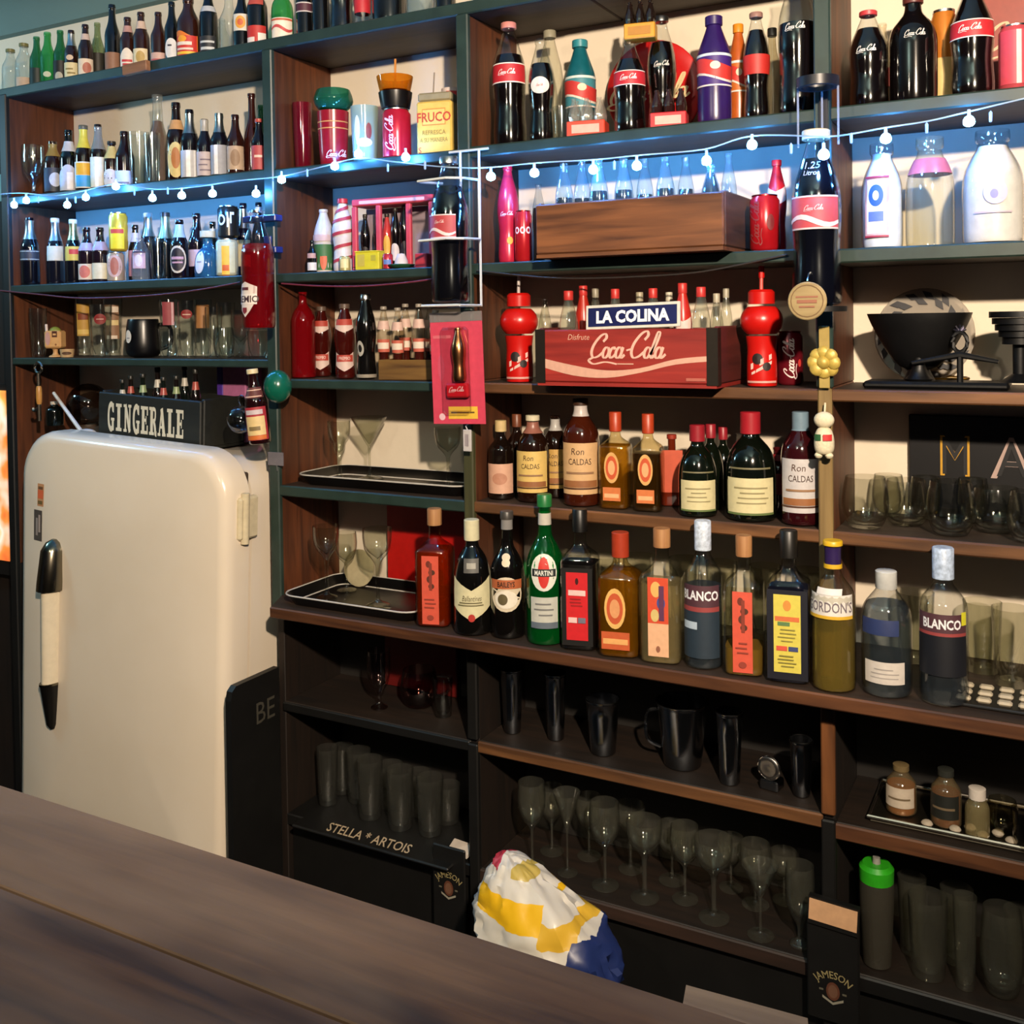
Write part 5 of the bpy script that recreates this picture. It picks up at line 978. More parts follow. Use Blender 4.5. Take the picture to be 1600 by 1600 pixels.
b(793, 800, 54, -.045, 'vermouth', '0a0807', 'black cream liqueur bottle with brown label', cap='3a3632', neck=(.86, .95, '7d7a78'), labels=[(.22, .50, 1.0, 'c9bca4', 'o', [('r', -1, 1, .66, .92, 'a85a34'), ('t', 'BAILEYS', 0, .79, .15, '2a1810', 0, .7, .02), ('o', 0, .36, .7, .26, 'd8d0c0'), ('o', -.2, .36, .3, .16, '5a5034')]), (.58, .68, .35, None, 'r', [('o', 0, .7, .7, .3, 'c9bca0'), ('o', 0, .3, .7, .3, 'c9bca0')])])
b(852, 774, 60, -.045, 'vermouth', None, 'green vermouth bottle with round white label', bodymat=glass('0f8a3a', .45, .05, body=.12), liquid=dark('063a18'), fill=.66, cap='1c6a34', capz=.92, neck=(.80, .88, 'b9b4a8'), labels=[(.37, .62, .72, 'cfcfc4', 'o', [('o', 0, .5, .42, .42, 'c02c24'), ('r', -.9, .9, .40, .60, '23282a'), ('t', 'MARTINI', 0, .5, .13, 'd8d8d0', 0, .72, .02)]), (.12, .33, .75, 'b4b4ac', 'r', [('lines', 3, .4, .18, .05, '6a6a6a'), ('r', -1, 1, 0, .2, '5a6470')])])
b(907, 797, 56, -.045, 'square', None, 'square clear shouldered bottle with black sleeve and red label', bodymat=glass('d8d8d0', .5, .03), liquid=paint('0a0808', .4), fill=.62, cap='0a0a0a', capz=.84, labels=[('at', 0, (.04, .60, .86, '0b0909')), ('at', 0, (.08, .57, .60, 'c01820', 'r', [('o', .0, .87, .16, .05, '3a0a0a'), ('r', -.8, .8, .66, .74, 'd8b8b4'), ('lines', 3, .5, .05, .02, '8d1418'), ('r', -.8, 0, .26, .34, 'd8b8b4'), ('r', .1, .8, .26, .34, '6a6a7a')]))], k=.4)
b(970, 833, 65, -.045, 'square', None, 'large square gold tequila bottle with round sun label', bodymat=GOLD, liquid=glass('b07c1c', .7, .06, body=.18), fill=.70, cap='9c341c', capz=.80, labels=[(.06, .62, .82, None, 'r', [('o', -.1, .62, .62, .30, 'd4a860'), ('o', -.1, .62, .48, .23, 'b8502c'), ('o', -.1, .62, .30, .14, 'cf9060'), ('r', -.9, .75, .02, .28, 'b8542c'), ('r', -.8, .65, .1, .18, 'd8a060')])], k=.4)
b(1035, 827, 64, -.045, 'square', None, 'clear tequila bottle with cork and colourful strip label', bodymat=glass('e0e2d6', .5, .03), liquid=glass('cdb98a', .75, .05, body=.15), fill=.60, cap=CORK, capz=.86, labels=[('at', 0, (.06, .66, .5, 'd8a884', 'r', [('r', -1, 1, .42, 1, 'c8482c'), ('o', -.2, .85, .5, .10, 'd8a860'), ('o', .3, .68, .4, .08, '3a4a8d'), ('o', -.3, .52, .4, .08, 'c8b070'), ('r', .1, .6, .46, .9, '5a3050'), ('o', 0, .1, .2, .04, '8d5a44')]))], k=.4)
b(1099, 815, 59, -.045, 'spirit', None, 'clear aguardiente bottle with BLANCO label and blue cap', bodymat=glass('e3e8ea', .5, .03), liquid=glass('6a7682', .8, .06, body=.12), fill=.56, cap=paint('b9c4d4', .4, 0, .4, 120), capz=.80, labels=[(.40, .58, 1.15, '4a2c34', 'r', [('t', 'BLANCO', 0, .62, .34, 'dcdce0', 0, .8, .03), ('r', -1, 1, .0, .18, '8d3c3c')]), (.08, .40, 1.15, '23303c', 'r', [('r', -.9, -.1, .62, .78, 'a8b8c8')])], k=.5)
b(1163, 838, 60, -.045, 'square', None, 'clear square tequila bottle with cork and coral label', bodymat=glass('e0e2d6', .5, .03), liquid=glass('b08a3c', .7, .05, body=.3), fill=.2, cap=CORK, capz=.85, labels=AGED('c8503c'), k=.45)
b(1233, 830, 65, -.045, 'square', None, 'clear square bottle with navy sleeve and yellow label', bodymat=glass('dfe0dc', .5, .03), liquid=paint('0c0f22', .4), fill=.62, cap='14120f', capz=.82, neck=(.92, .985, 'd0b87c'), labels=[('at', 0, (.03, .63, .93, '0c0e1c')), ('at', 0, (.08, .60, .62, 'c9bc50', 'r', [('o', 0, .86, .3, .07, 'c8843c'), ('r', -.9, .9, .66, .72, 'c86a3c'), ('r', -.7, .2, .60, .65, '5a7a4c'), ('r', -.8, 0, .28, .34, 'c8503c'), ('r', .1, .8, .28, .34, '3a4470'), ('lines', 4, .40, .05, .015, '8d8440'), ('lines', 4, .08, .045, .015, '8d8440')]))], k=.4)
b(1302, 846, 68, -.058, 'spirit', None, 'clear gin bottle with yellow purple cap and white label', bodymat=glass('e2e2d4', .5, .03), liquid=glass('b09a50', .75, .05, body=.2), fill=.55, cap='c9a01c', capz=.97, neck=(.82, .965, '2a1c4a'), labels=[(.50, .66, 1.2, 'cfcac4', 'r', [('t', "GORDON'S", 0, .5, .42, '6a6068', 0, .7, .01), ('r', -1, 1, 0, .14, 'c9a02c')]), (.66, .70, .6, 'cfcac4'), (.82, .85, 1, 'c9a01c')], k=.3)
b(1385, 893, 76, -.04, 'round', None, 'clear broad bottle with grey cap and small white label', bodymat=glass('dfe6ea', .5, .03), liquid=glass('76828c', .8, .06, body=.08), fill=.74, cap='b9bab8', capz=.86, labels=[(.12, .30, .85, 'c4bcb4', 'r', [('lines', 3, .25, .2, .05, '9a9490')]), (.5, .66, 1, None, 'r', [('r', -1, .6, .1, .9, '23305a')])], k=.3)
b(1474, 857, 72, -.04, 'spirit', None, 'clear aguardiente bottle with BLANCO label near right edge', bodymat=glass('e3e8ea', .5, .03), liquid=glass('6c7680', .8, .06, body=.1), fill=.50, cap=paint('a4b4cc', .4, 0, .4, 120), capz=.80, labels=[(.46, .60, 1.15, '4a2c34', 'r', [('t', 'BLANCO', 0, .55, .42, 'dcdce0', 0, .75, .03), ('r', -1, 1, .0, .15, '8d3c3c'), ('r', .75, 1, .5, 1.1, 'c9c42c')]), (.2, .46, 1.15, '0e1018')], k=.3)
# tumblers in the row behind the bottles
FRONT['EB'] = 'tumblers behind the liquor bottles'; ROW['EB'] = ROW['E']
for px, top, Y in ((900, 862, .18), (945, 868, .18), (998, 868, .18), (1070, 872, .18), (1128, 878, .18), (1196, 884, .18), (1262, 890, .18), (1430, 925, .17), (1535, 940, .16), (1580, 950, .10)):
    glassware('EB', px, top, 50 if px < 1400 else 58, Y, 'tumbler', 'clear tumbler standing behind liquor bottles', mt=GLS)
gm = thing('drip_mat', 'black ridged drip mat with painted highlights at right end of the bottle shelf', 'mat', (aty(1570, 1090, -.03).x, -.06, ROW['E']))
part('mat_base', box(-.09, .16, 0, .12, 0, .006, .002), BLK, gm, smooth=0)
for j in range(3):
    for i in range(7): part('ridge', box(-.08+.034*i, -.055+.034*i, .012+.036*j, .03+.036*j, .006, .014, .004), paint('b9ac94', .4), gm, smooth=0)  # pale ridge colour stands for highlights on the black mat
# ---------------------------------------------------------------- display pieces on the uprights
z0 = aty(705, 474, -.07).z
e = bottle('hang', 703, 247, 62, -.07, 'bigcoke', None, 'large cola bottle with red label hanging in a white wire rack', bodymat=glass('e2f0f8', .5, .05), liquid='080608', fill=.80, cap=SILV, capz=.955, z=z0, rot=R(18), labels=[('at', -.3, (.44, .60, .85, 'a83a40', 'r', [('r', -1, 1, 0, .05, 'd8c4c4'), ('r', -1, 1, .95, 1, 'd8c4c4'), ('c', 0, .68, .34, 'd8b8b8', .9), ('wave', .2, .12, 'dcc8c4')]))], group='display pieces on the uprights')
wr = thing('wire_rack', 'white wire bottle rack hanging on the upright beside narrow bay', 'rack', (e.location.x, -.07, z0)); WM = paint('c4c8c8', .35)
rw = .055; top_ = aty(705, 232, -.07).z-z0
part('back_wire', tube([(.05, .05, top_), (.05, .05, -.008), (-.04, .05, -.008)], .003), WM, wr); part('back_wire', tube([(.0, .05, top_), (.0, .05, top_-.10)], .003), WM, wr); part('top_wire', tube([(-.03, .05, top_), (.075, .05, top_)], .003), WM, wr)
for zz in (top_*.80, top_*.42): part('hoop', tube([(.05, .05, zz), (.066, .02, zz-.004), (.06, -.04, zz-.006), (.03, -.062, zz-.006), (-.045, -.06, zz-.008), (-.062, -.02, zz-.004), (-.05, .05, zz)], .003), WM, wr)
part('side_wire', tube([(.066, .02, top_*.80-.004), (.066, .02, top_*.42-.004)], .003), WM, wr)
part('floor_wire', join(tube([(-.05, -.045, -.006), (.05, -.045, -.006)], .003), tube([(-.05, .02, -.006), (.05, .02, -.006)], .003), tube([(.05, -.045, -.006), (.05, .05, -.006)], .003)), WM, wr)
# blister card
c0 = aty(718, 663, -.06); c1 = aty(718, 503, -.06); hc = c1.z-c0.z; wc = (aty(757, 583, -.06).x-aty(679, 583, -.06).x)/2
bc_ = thing('blister_card', 'pink cola keyring blister card hanging under the wire rack', 'package', c0, rot=(0, R(-1.5), R(4)))
part('card', box(-wc, wc, 0, .002, 0, hc, 0), paint('c44258', .35), bc_, smooth=0)
part('plastic_bubble', box(-wc*.5, wc*.55, -.022, -.0005, hc*.1, hc*.95, .008), glass('f0e8ea', .7, .03), bc_, smooth=0)
part('header_strip', box(-wc, wc, -.001, .0025, hc+.0003, hc+.022), glass('d8d0d0', .7, .05, body=.15), bc_, smooth=0)
mb = part('mini_cola_bottle', move(lathe([(a*.017, t*hc*.52) for a, t in PROF['coke']], 16), .01, -.0115+.002, hc*.42), metal('b07a50', .25), bc_, smooth=50)
part('red_opener', box(-wc*.35, wc*.5, -.018, -.003, hc*.26, hc*.40, .004), paint('b01420', .3), bc_, smooth=0)
decal('price_sticker', [(g_rect(-wc*.4, wc*.72, hc*.05, hc*.17), 'd9b03c'), (g_rect(-wc*.3, wc*.6, hc*.105, hc*.12), '5a4420')], on_plane((0, -.0001, 0), (1, 0, 0), (0, 0, 1)), bc_)
for g_, c_ in ((g_oval(-wc*.65, hc*.07, .008, .008), 'd8b0b8'), (g_rect(-wc*.9, -wc*.2, hc*.84, hc*.87), 'c8606c'), (g_oval(-wc*.62, hc*.55, .009, .03), 'c04860'),): decal('card_print', [(g_, c_)], on_plane((0, -.0001, 0), (1, 0, 0), (0, 0, 1)), bc_)
decal('opener_script', [(g_script(wc*.08, hc*.34, wc*.6), 'd8b4b4')], on_plane((0, -.018, 0), (1, 0, 0), (0, 0, 1)), bc_)
wt = thing('white_tag', 'small white plastic tag dangling below the pink blister card', 'tag', aty(730, 706, -.045)); part('tag_plate', box(-.011, .011, 0, .003, 0, .05, .001), paint('b9b4b4', .4), wt, smooth=0)
decal('barcode', [(g_rect(-.006+.002*i, -.005+.002*i, .012, .04, 1), '8d8088') for i in range(6)], on_plane((0, 0, 0), (1, 0, 0), (0, 0, 1)), wt); part('loop', tube([(0, .002, .05), (-.004, .002, .058), (.003, .004, .064)], .0015), WM, wt)
# big bottle in an acrylic tube on the right upright
z0 = aty(1276, 478, -.075).z
e = bottle('hang', 1276, 206, 76, -.075, 'bigcoke', None, 'giant cola bottle with pink red label on the right upright', bodymat=glass('e2f0f8', .5, .05), liquid='07070f', fill=.84, cap='c9b894', capz=.95, z=z0, rot=R(2), capk=1.35, labels=[(.43, .62, 1.15, 'b84a54', 'r', [('r', -1, 1, 0, .05, 'd8c4c8'), ('r', -1, 1, .95, 1, 'd8c4c8'), ('c', .05, .62, .36, 'dcb4b4', .95), ('wave', .18, .14, 'e0ccd0')]), (.74, .82, .8, None, 'r', [('t', '1.25', -.1, .7, .5, 'b8b8c4', .2), ('t', 'Litros', -.1, .15, .35, 'b8b8c4', .2)])], group='display pieces on the uprights')
H2 = aty(1276, 128, -.075).z-z0
at_ = thing('acrylic_tube', 'clear acrylic display tube with dark collar around the giant cola bottle', 'holder', (e.location.x+.004, -.075, z0-.012))
part('tube_wall', join(*[(lambda a0: tube([(.037*math.cos(a0), .037*math.sin(a0), H2*.74), (.037*math.cos(a0), .037*math.sin(a0), H2)], .0022, 6))(a) for a in (0, 1.57, 3.14)]), glass('c9d0dc', .6, .04, body=.25), at_)
part('collar', lathe([(.03, H2), (.039, H2), (.039, H2+.018), (.03, H2+.018), (.03, H2)], 24), paint('15171f', .4), at_, smooth=30)
part('base_disc', lathe([(0, 0), (.05, 0), (.05, .01), (0, .01)], 24), BLK, at_, smooth=30)
part('back_strap', box(-.008, .008, .05, .054, 0, H2+.018), paint('15171f', .4), at_, smooth=0)
ct = thing('wooden_medallion', 'round tan wooden medallion hanging before the giant cola bottle', 'medallion', aty(1262, 471, -.14))
part('disc', xf(lathe(chaikin([(0, 0), (.033, 0), (.036, .003), (.033, .006), (0, .006)], 1), 28), Matrix.Rotation(R(90), 4, 'X')), wood('8d7850', 'b09a6c', 'x', .6), ct)
decal('burned_lettering', [(g_oval(0, 0, .030, .030, inner=.94), '6a5030'), (g_rect(-.02, .02, .006, .009), '8d5a44'), (g_rect(-.018, .018, -.004, .002), '8d5a44'), (g_rect(-.014, .014, -.012, -.009), '8d5a44')], on_plane((0, -.006, 0), (1, 0, 0), (0, 0, 1)), ct)
part('hook', tube([(0, -.003, .036), (0, .01, .05), (0, .03, .055)], .0015), metal('9a9a9a'), ct)
fo = thing('gold_flower', 'yellow gold ribbon rosette on the right upright', 'ornament', aty(1287, 567, -.03)); GF = paint('b9a04c', .45, .2, .2, 90, .3)
part('centre', sphere(.014, 12, 8), GF, fo)
petal = mesh('petal', *sphere(.013, 10, 6, 1, .6, 1.1), GF)
for i in range(8): a = i*math.pi/4; part('petal', petal, None, fo, (.019*math.cos(a), random.uniform(-.004, .004), .019*math.sin(a)), (0, -a, 0))
part('ribbon', box(-.010, .010, .004, .008, -.05, .07, .001), paint('a08a4a', .5), fo, smooth=0)
dl = thing('plush_figure', 'tiny white plush figure with green and red sash on the right upright', 'plush toy', aty(1288, 712, -.037)); PW = paint('cfc4a8', .9, 0, .1, 200, .4)
part('body', lathe(chaikin([(0, 0), (.018, .004), (.02, .03), (.014, .052), (0, .056)], 2), 14), PW, dl); part('head', sphere(.017, 14, 10, 1.15, .9, .95, .068), PW, dl)
decal('sash', [(g_rect(-.017, -.002, .03, .042), '2c5a34'), (g_rect(.002, .02, .03, .042), 'b82c2c')], wrap([(.0205, 0), (.0205, .1)]), dl)
part('loop', tube([(0, .006, .08), (0, .012, .1)], .002), PW, dl)
for s in (-1, 1): part('foot', sphere(.008, 10, 6, 1, 1.1, .8), PW, dl, (s*.01, -.004, .0))
# ---------------------------------------------------------------- right bay: scale, bowls, sign
bsx = aty(1435, 600, .06).x
bs = thing('balance_scale', 'black cast iron balance scale with deep scoop on the right shelf', 'scale', (bsx, .07, ROW['C']), R(0)); IR = paint('0a0a0b', .45, .3, .2, 40, .2)
S = depth(Vector((bsx, .07, 1.5)))/FPX            # metres per pixel there
def bp(px, py): q = aty(px, py, .05); return q.x-bsx, q.z-ROW['C']
part('base_plate', box(bp(1350, 0)[0] if False else -.10, .16, -.035, .05, 0, .014, .005), IR, bs, smooth=0)
part('column', lathe(chaikin([(0, .014), (.03, .014), (.014, .03), (.012, .07), (.018, .085), (0, .09)], 1), 16), IR, bs)
bx_, bz_ = bp(1500, 555)
part('pivot_post', tube([(bx_, -.02, .014), (bx_, -.02, bz_)], .006, 8), IR, bs)
part('pivot_loop', tube([(bx_+.013*math.sin(t*.524), -.02, bz_+.024+.019*math.cos(t*.524)) for t in range(12)], .004, 6, True), IR, bs)
part('beam', tube([(bp(1425, 570)[0], -.02, bp(1425, 568)[1]), (bx_, -.02, bz_), (bp(1560, 568)[0], -.02, bp(1560, 566)[1])], [.004, .007, .004], 8), IR, bs)
part('crown_finial', join(*[tube([(bx_, -.02, bz_+.043), (bx_+.012*math.sin(a), -.02, bz_+.043+.014*math.cos(a))], .002) for a in (-1.2, -.6, 0, .6, 1.2)]), metal('8d8898'), bs)
sx_ = bp(1428, 0)[0]; zt_ = bp(1428, 490)[1]
scp = [(0, zt_-.11), (.03, zt_-.11), (.055, zt_-.085), (.085, zt_-.03), (.098, zt_), (.094, zt_), (.08, zt_-.03), (.05, zt_-.08), (0, zt_-.1)]
part('scoop_pan', xf(lathe(chaikin(scp, 1), 26), Matrix.Translation((sx_, .02, 0)) @ Matrix.Diagonal((1, .62, 1, 1))), IR, bs)
part('scoop_foot', lathe([(0, .014), (.03, .014), (.022, .03), (.018, zt_-.105), (0, zt_-.1)], 14), IR, bs, (sx_, .02, 0))
wx = bp(1590, 0)[0]
for i, (r_, za, zb) in enumerate(((.030, .085, .098), (.036, .0985, .110), (.042, .1105, .122), (.047, .1225, .134), (.052, .1345, .146))): part('weight_disc', lathe([(0, za), (r_, za), (r_, zb), (0, zb)], 20), IR, bs, (wx, 0, 0), smooth=30)
part('weight_stand', lathe([(0, .014), (.035, .014), (.012, .03), (.012, .084), (0, .084)], 14), IR, bs, (wx, 0, 0))
gp_ = thing('brass_ring_plate', 'cream plate with brass rim lying tilted under the scale beam', 'plate', (bp(1462, 0)[0]+bsx, .17, ROW['C']+.001), rot=(R(0), R(0), 0))
part('plate', lathe(chaikin([(0, .0), (.03, .0), (.045, .012), (.043, .014), (0, .004)], 1), 24), paint('c9b488', .4), gp_); part('brass_rim', tube([(.044*math.cos(t*.2618), .044*math.sin(t*.2618), .013) for t in range(24)], .003, 6, True), metal('a8802c', .3), gp_)
dp = thing('reflecting_plate', 'large round plate with painted reflection of black leaves leaning at the wall behind the scale', 'plate', (aty(1445, 520, .22).x, .20, ROW['C'])); rp = .098
part('plate_disc', xf(lathe(chaikin([(0, 0), (rp*.6, 0), (rp, .008), (rp*.97, .011), (0, .004)], 1), 36), Matrix.Translation((0, .012, rp+.002)) @ Matrix.Rotation(R(80), 4, 'X')), glass('b8b0a4', .6, .05, body=.45), dp)
leafs = []
for i in range(26):
    a = R(20+i*12.5+random.uniform(-4, 4)); q = rp*(.72+.12*(i % 2)); leafs.append(([(q*math.cos(a)+.016*(x*math.cos(a+1)-y*.45*math.sin(a+1)), rp+q*math.sin(a)+.016*(x*math.sin(a+1)+y*.45*math.cos(a+1))) for x, y in ((-1, 0), (0, -1), (1, 0), (0, 1))], [(0, 1, 2, 3)]))
decal('leaf_reflection', [(l_, '1a1a20') for l_ in leafs], lambda u, v, l: (u, .0035-l+(v-rp)*.17, v+.002), dp)  # reflection of black leaves, painted onto the glass plate
for px, top, wd, Y in ((1352, 745, 72, .05), (1388, 742, 50, .195), (1416, 750, 70, .09), (1447, 745, 50, .195), (1486, 752, 74, .05), (1556, 762, 78, .09), (1520, 748, 50, .195), (1610, 768, 70, .05)):
    glassware('D4', px, top, wd, Y, 'round', 'round clear glass bowl', mt=glass('e3e4da', .4), name='glass_bowl', noun='bowl', cat='bowl')
ms = thing('black_sign', 'black bar sign with gold edged capital letters behind glass bowls', 'sign', (aty(1500, 710, .225).x, .222, ROW['D'])); zs = aty(1500, 650, .225).z-ROW['D']
part('sign_board', box(aty(1420, 700, .222).x-ms.location.x, .34, 0, .012, 0, zs, .002), paint('0a090c', .4), ms, smooth=0)
xm = aty(1492, 720, .222).x-ms.location.x
decal('lettering', [(g_text('M', xm, .13, .085, 0, .72), 'b98a1c'), (g_text('M', xm, .13, .078, 0, .66), '0d0c10'), (g_text('A', xm+.105, .13, .085, 0, .95), 'a89088'), (g_text('A', xm+.105, .128, .072, 0, .8), '0d0c10'), (g_text('R', xm+.2, .13, .085, 0, .9), 'a89088')], on_plane((0, 0, 0), (1, 0, 0), (0, 0, 1)), ms)
# ---------------------------------------------------------------- dark lower shelves
FRONT.update(F='steel bar shakers on the lower shelf', G='stem glasses on the bottom shelf', F2='glasses on the dark narrow shelf', F4='jars on the lower right tray', G2='tumblers on the beer mat', G4='glasses on the bottom right shelf')
ROW.update(F2=.612, F4=.605+.007, G2=ROW['G']+.009, G4=ROW['G'])
STL = metal('8d9096', .2)
def shaker(px, top, w_, Y, desc, h=False, neck=False):
    loc, H, r = shelf_item(px, top, w_, Y, ROW['F']); e = thing('bar_shaker', '', 'shaker', loc, face(loc)); 
    part('steel_cup', lathe(chaikin([(0, 0), (r*.7, 0), (r*.74, .003), (r*.96, H*.95), (r, H*.96), (r, H), (r*.94, H), (r*.7, H*.05), (0, H*.04)], 1), 22), STL, e, smooth=50)
    part('rolled_rim', tube([(r*math.cos(t*.3142), r*math.sin(t*.3142), H) for t in range(20)], .0018, 6, True), metal('a8a8a8', .2), e)
    if h: part('handle', tube(curve_pts([(-r*.95, 0, H*.85), (-r*1.35, -.01, H*.8), (-r*1.35, -.01, H*.4), (-r*.85, 0, H*.25)], 5), .004), STL, e)
    reg(e, 'F', px, desc, 'shaker', 'shaker', FRONT['F'])
shaker(800, 1045, 36, .08, 'narrow steel shaker cup'); shaker(868, 1052, 35, .09, 'dim steel shaker cup'); shaker(942, 1092, 54, .07, 'wide steel mixing cup'); shaker(1066, 1096, 80, .09, 'big steel mixing jug with side handle', True); shaker(1140, 1112, 42, .05, 'tall steel shaker cup'); shaker(1252, 1156, 36, .06, 'small steel cup by the post')
st = thing('round_strainer', 'round steel cocktail strainer leaning between steel cups', 'strainer', Vector((aty(1202, 1205, .05).x, .05, ROW['F'])), R(-10))
part('strainer_disc', xf(lathe(chaikin([(0, 0), (.02, .0), (.024, .003), (.02, .006), (0, .004)], 1), 24), Matrix.Translation((0, 0, .047)) @ Matrix.Rotation(R(90), 4, 'X')), metal('a8a4a0', .3), st); part('spring_rim', tube([(.024*math.cos(t*.2618), -.002, .047+.024*math.sin(t*.2618)) for t in range(24)], .002, 6, True), metal('c0bcb8', .2), st)
part('stand', box(-.02, .02, -.006, .03, 0, .022, .003), STL, st, smooth=0)
glassware('F2', 592, 1016, 38, .07, 'goblet', 'clear goblet with red tint', mt=glass('e0c8c4', .42))
glassware('F2', 655, 1046, 60, .13, 'round', 'dim glass pitcher with handle', name='glass_pitcher', cat='pitcher', noun='pitcher', handle=True, mt=glass('b08a84', .45))
glassware('F2', 692, 1058, 32, .10, 'tumbler', 'small dim jar glass')
sr = thing('red_board', 'dark red board standing at the wall of the lower narrow shelves', 'sign', (aty(660, 1060, .22).x, .215, .612)); part('sign_board', box(-.12, .11, 0, .012, 0, .2, .002), paint('5a0c0a', .5), sr, smooth=0); part('sign_edge', box(-.122, .112, .0125, .016, 0, .202), BLK, sr, smooth=0)
# tray with small jars, right
tr_ = thing('silver_tray', 'silver rimmed tray with small jars on the lower right shelf', 'tray', (aty(1350, 1270, .03).x+.01, .03, .605))
part('tray_base', box(0, .34, 0, .17, 0, .005, .002), metal('6a6458', .4), tr_, smooth=0)
part('rim', tube([(-.002, -.003, .012), (.342, -.003, .012), (.342, .173, .012), (-.002, .173, .012)], .004, 8, True), metal('a09a90', .25), tr_)
def jar(px, top, w_, Y, desc, lab, liq, cap):
    bottle('F4', px, top, w_, Y, 'stubby', None, desc, bodymat=glass('c9b48a', .5, .03, body=.1), liquid=liq, fill=.6, cap=cap, capz=.88, labels=[(.18, .6, 1.1, lab, 'r', [('r', -.7, .7, .4, .5, '6a5a44')])] if lab else [], name='small_bottle', k=.4)
jar(1408, 1195, 46, .09, 'little amber bottle with white label', 'b8aa98', '8d5014', '6a5a3c'); jar(1478, 1202, 46, .075, 'little dark bottle with black label and orange base', '1a1c18', '6a3414', '2a2c28')
bottle('F4', 1527, 1232, 36, .05, 'stubby', None, 'little pale bottle with white cap', bodymat=glass('b9ac80', .5, body=.2), cap='cfc6bc', capz=.78, name='small_bottle', k=.4, capk=1.5)
glassware('F4', 1566, 1250, 48, .07, 'round', 'small round glass on the tray', mt=glass('cfc8a8', .45)); glassware('F4', 1604, 1266, 46, .05, 'tumbler', 'small tumbler at tray edge', mt=glass('c8c0b0', .45))
for i in range(7):
    q = (aty(1448+22*i, 1300, .04).x, .045+.02*(i % 2), ROW['F4']); o_ = part('sugar_lump', sphere(.010, 10, 6, 1.1, 1, .7, .007), paint('a89c8a', .8, 0, .2, 90, .3), None, q); tag(o_, 'pale lump on the silver tray, %s lump from left' % ('first', 'second', 'third', 'fourth', 'fifth', 'sixth', 'seventh')[i], 'lump', 'pale lumps on the silver tray')
# bottom shelf stemware
WG = glass('e6e6d8', .45, .07, body=.014)
for px, top, w_, Y, kd in ((831, 1222, 46, .06, 'wine'), (862, 1230, 44, .14, 'wine'), (886, 1238, 44, .07, 'martini'), (920, 1244, 44, .16, 'wine'), (945, 1254, 50, .06, 'wine'), (985, 1258, 48, .15, 'coupe'), (1007, 1282, 56, .055, 'coupe'), (1050, 1288, 50, .15, 'wine'), (1070, 1290, 48, .09, 'wine'), (1115, 1310, 60, .05, 'coupe'), (1142, 1308, 44, .18, 'wine'), (1180, 1318, 50, .14, 'wine'), (1188, 1352, 58, .035, 'martini'), (1225, 1330, 44, .18, 'wine'), (1250, 1352, 46, .04, 'goblet')):
    glassware('G', px, top, w_, Y, kd, 'clear stem glass', mt=WG, name='stem_glass')
bm_ = thing('beer_mat', 'black rubber bar mat lettered STELLA ARTOIS on the bottom narrow shelf', 'bar mat', (aty(600, 1290, .0).x, -.055, ROW['G']))
part('mat', box(-.25, .22, 0, .21, 0, .008, .003), BLK, bm_, smooth=0); decal('lettering', [(g_text('STELLA * ARTOIS', -.02, .02, .022, .15, 1.05, .01), '9c8a70')], on_plane((0, 0, .008), (1, 0, 0), (0, .8, .6)), bm_)
for px, top, w_, Y in ((512, 1168, 34, .08), (535, 1166, 36, .15), (560, 1172, 40, .15), (578, 1186, 42, .07), (610, 1194, 40, .13), (625, 1202, 44, .06), (655, 1206, 40, .14), (672, 1214, 44, .07), (700, 1226, 40, .11)):
    glassware('G2', px, top, w_, Y, 'tumbler', 'dim clear tumbler on the beer mat', mt=glass('d8d8d0', .45, .07, body=.012))
pb = thing('folded_note', 'small crumpled white paper at the end of the beer mat', 'paper', Vector((aty(718, 1298, .02).x, .02, ROW['G2']))); part('paper_fold', ([(-.032, -.01, .002), (.03, -.018, .0), (.036, .02, .006), (-.028, .026, .012), (-.012, -.004, .034), (.03, .004, .026)], [(0, 1, 5, 4), (1, 2, 5), (2, 3, 4, 5), (3, 0, 4), (0, 3, 2, 1)]), paint('b4a89c', .8), pb, smooth=0)
def hung_mat(name, label, px, pyt, pyb, Y, top_col, cy, w_):
    a, c = aty(px, pyt, Y), aty(px, pyb, Y); h = a.z-c.z; e = thing(name, label, 'bar mat', (c.x, Y, c.z)); 
    part('rubber_sheet', box(-w_, w_, 0, .008, 0, h, .003), BLK, e, smooth=0)
    m = aty(px, cy, Y).z-c.z
    decal('crest', [(g_text('JAMESON', 0, m+.012, .014, 0, .9, .01, .05), '8d8058'), (g_oval(0, m-.02, .013, .018), '5a3424'), (g_oval(0, m-.02, .009, .013), '6a4a38'), (g_poly([(-.02, m-.044+.008, m-.040+.009), (0, m-.046, m-.041), (.02, m-.044+.008, m-.040+.009)]), '8d8878'), (g_rect(-.026, -.018, m-.022, m-.018), '5a5648'), (g_rect(.018, .026, m-.022, m-.018), '5a5648')], on_plane((0, 0, 0), (1, 0, 0), (0, 0, 1)), e)
    return e
hung_mat('hanging_mat', 'black rubber mat with whiskey crest hanging beside the plastic bag', 703, 1325, 1500, -.03, None, 1376, .045)
m2 = hung_mat('hanging_mat', 'black rubber mat with whiskey crest on the post at bottom right', 1302, 1440, 1600, -.03, None, 1534, .05)
nt_ = thing('paper_strip', 'blank tan paper strip taped on the dark post at lower right', 'paper', aty(1302, 1428, -.03), rot=(0, R(3), 0)); part('strip', box(-.045, .046, -.008, -.006, -.02, .021), paint('c99c74', .8), nt_, smooth=0)
part('backing', box(-.047, .048, -.0055, .008, -.03, .025), BLK, nt_, smooth=0)
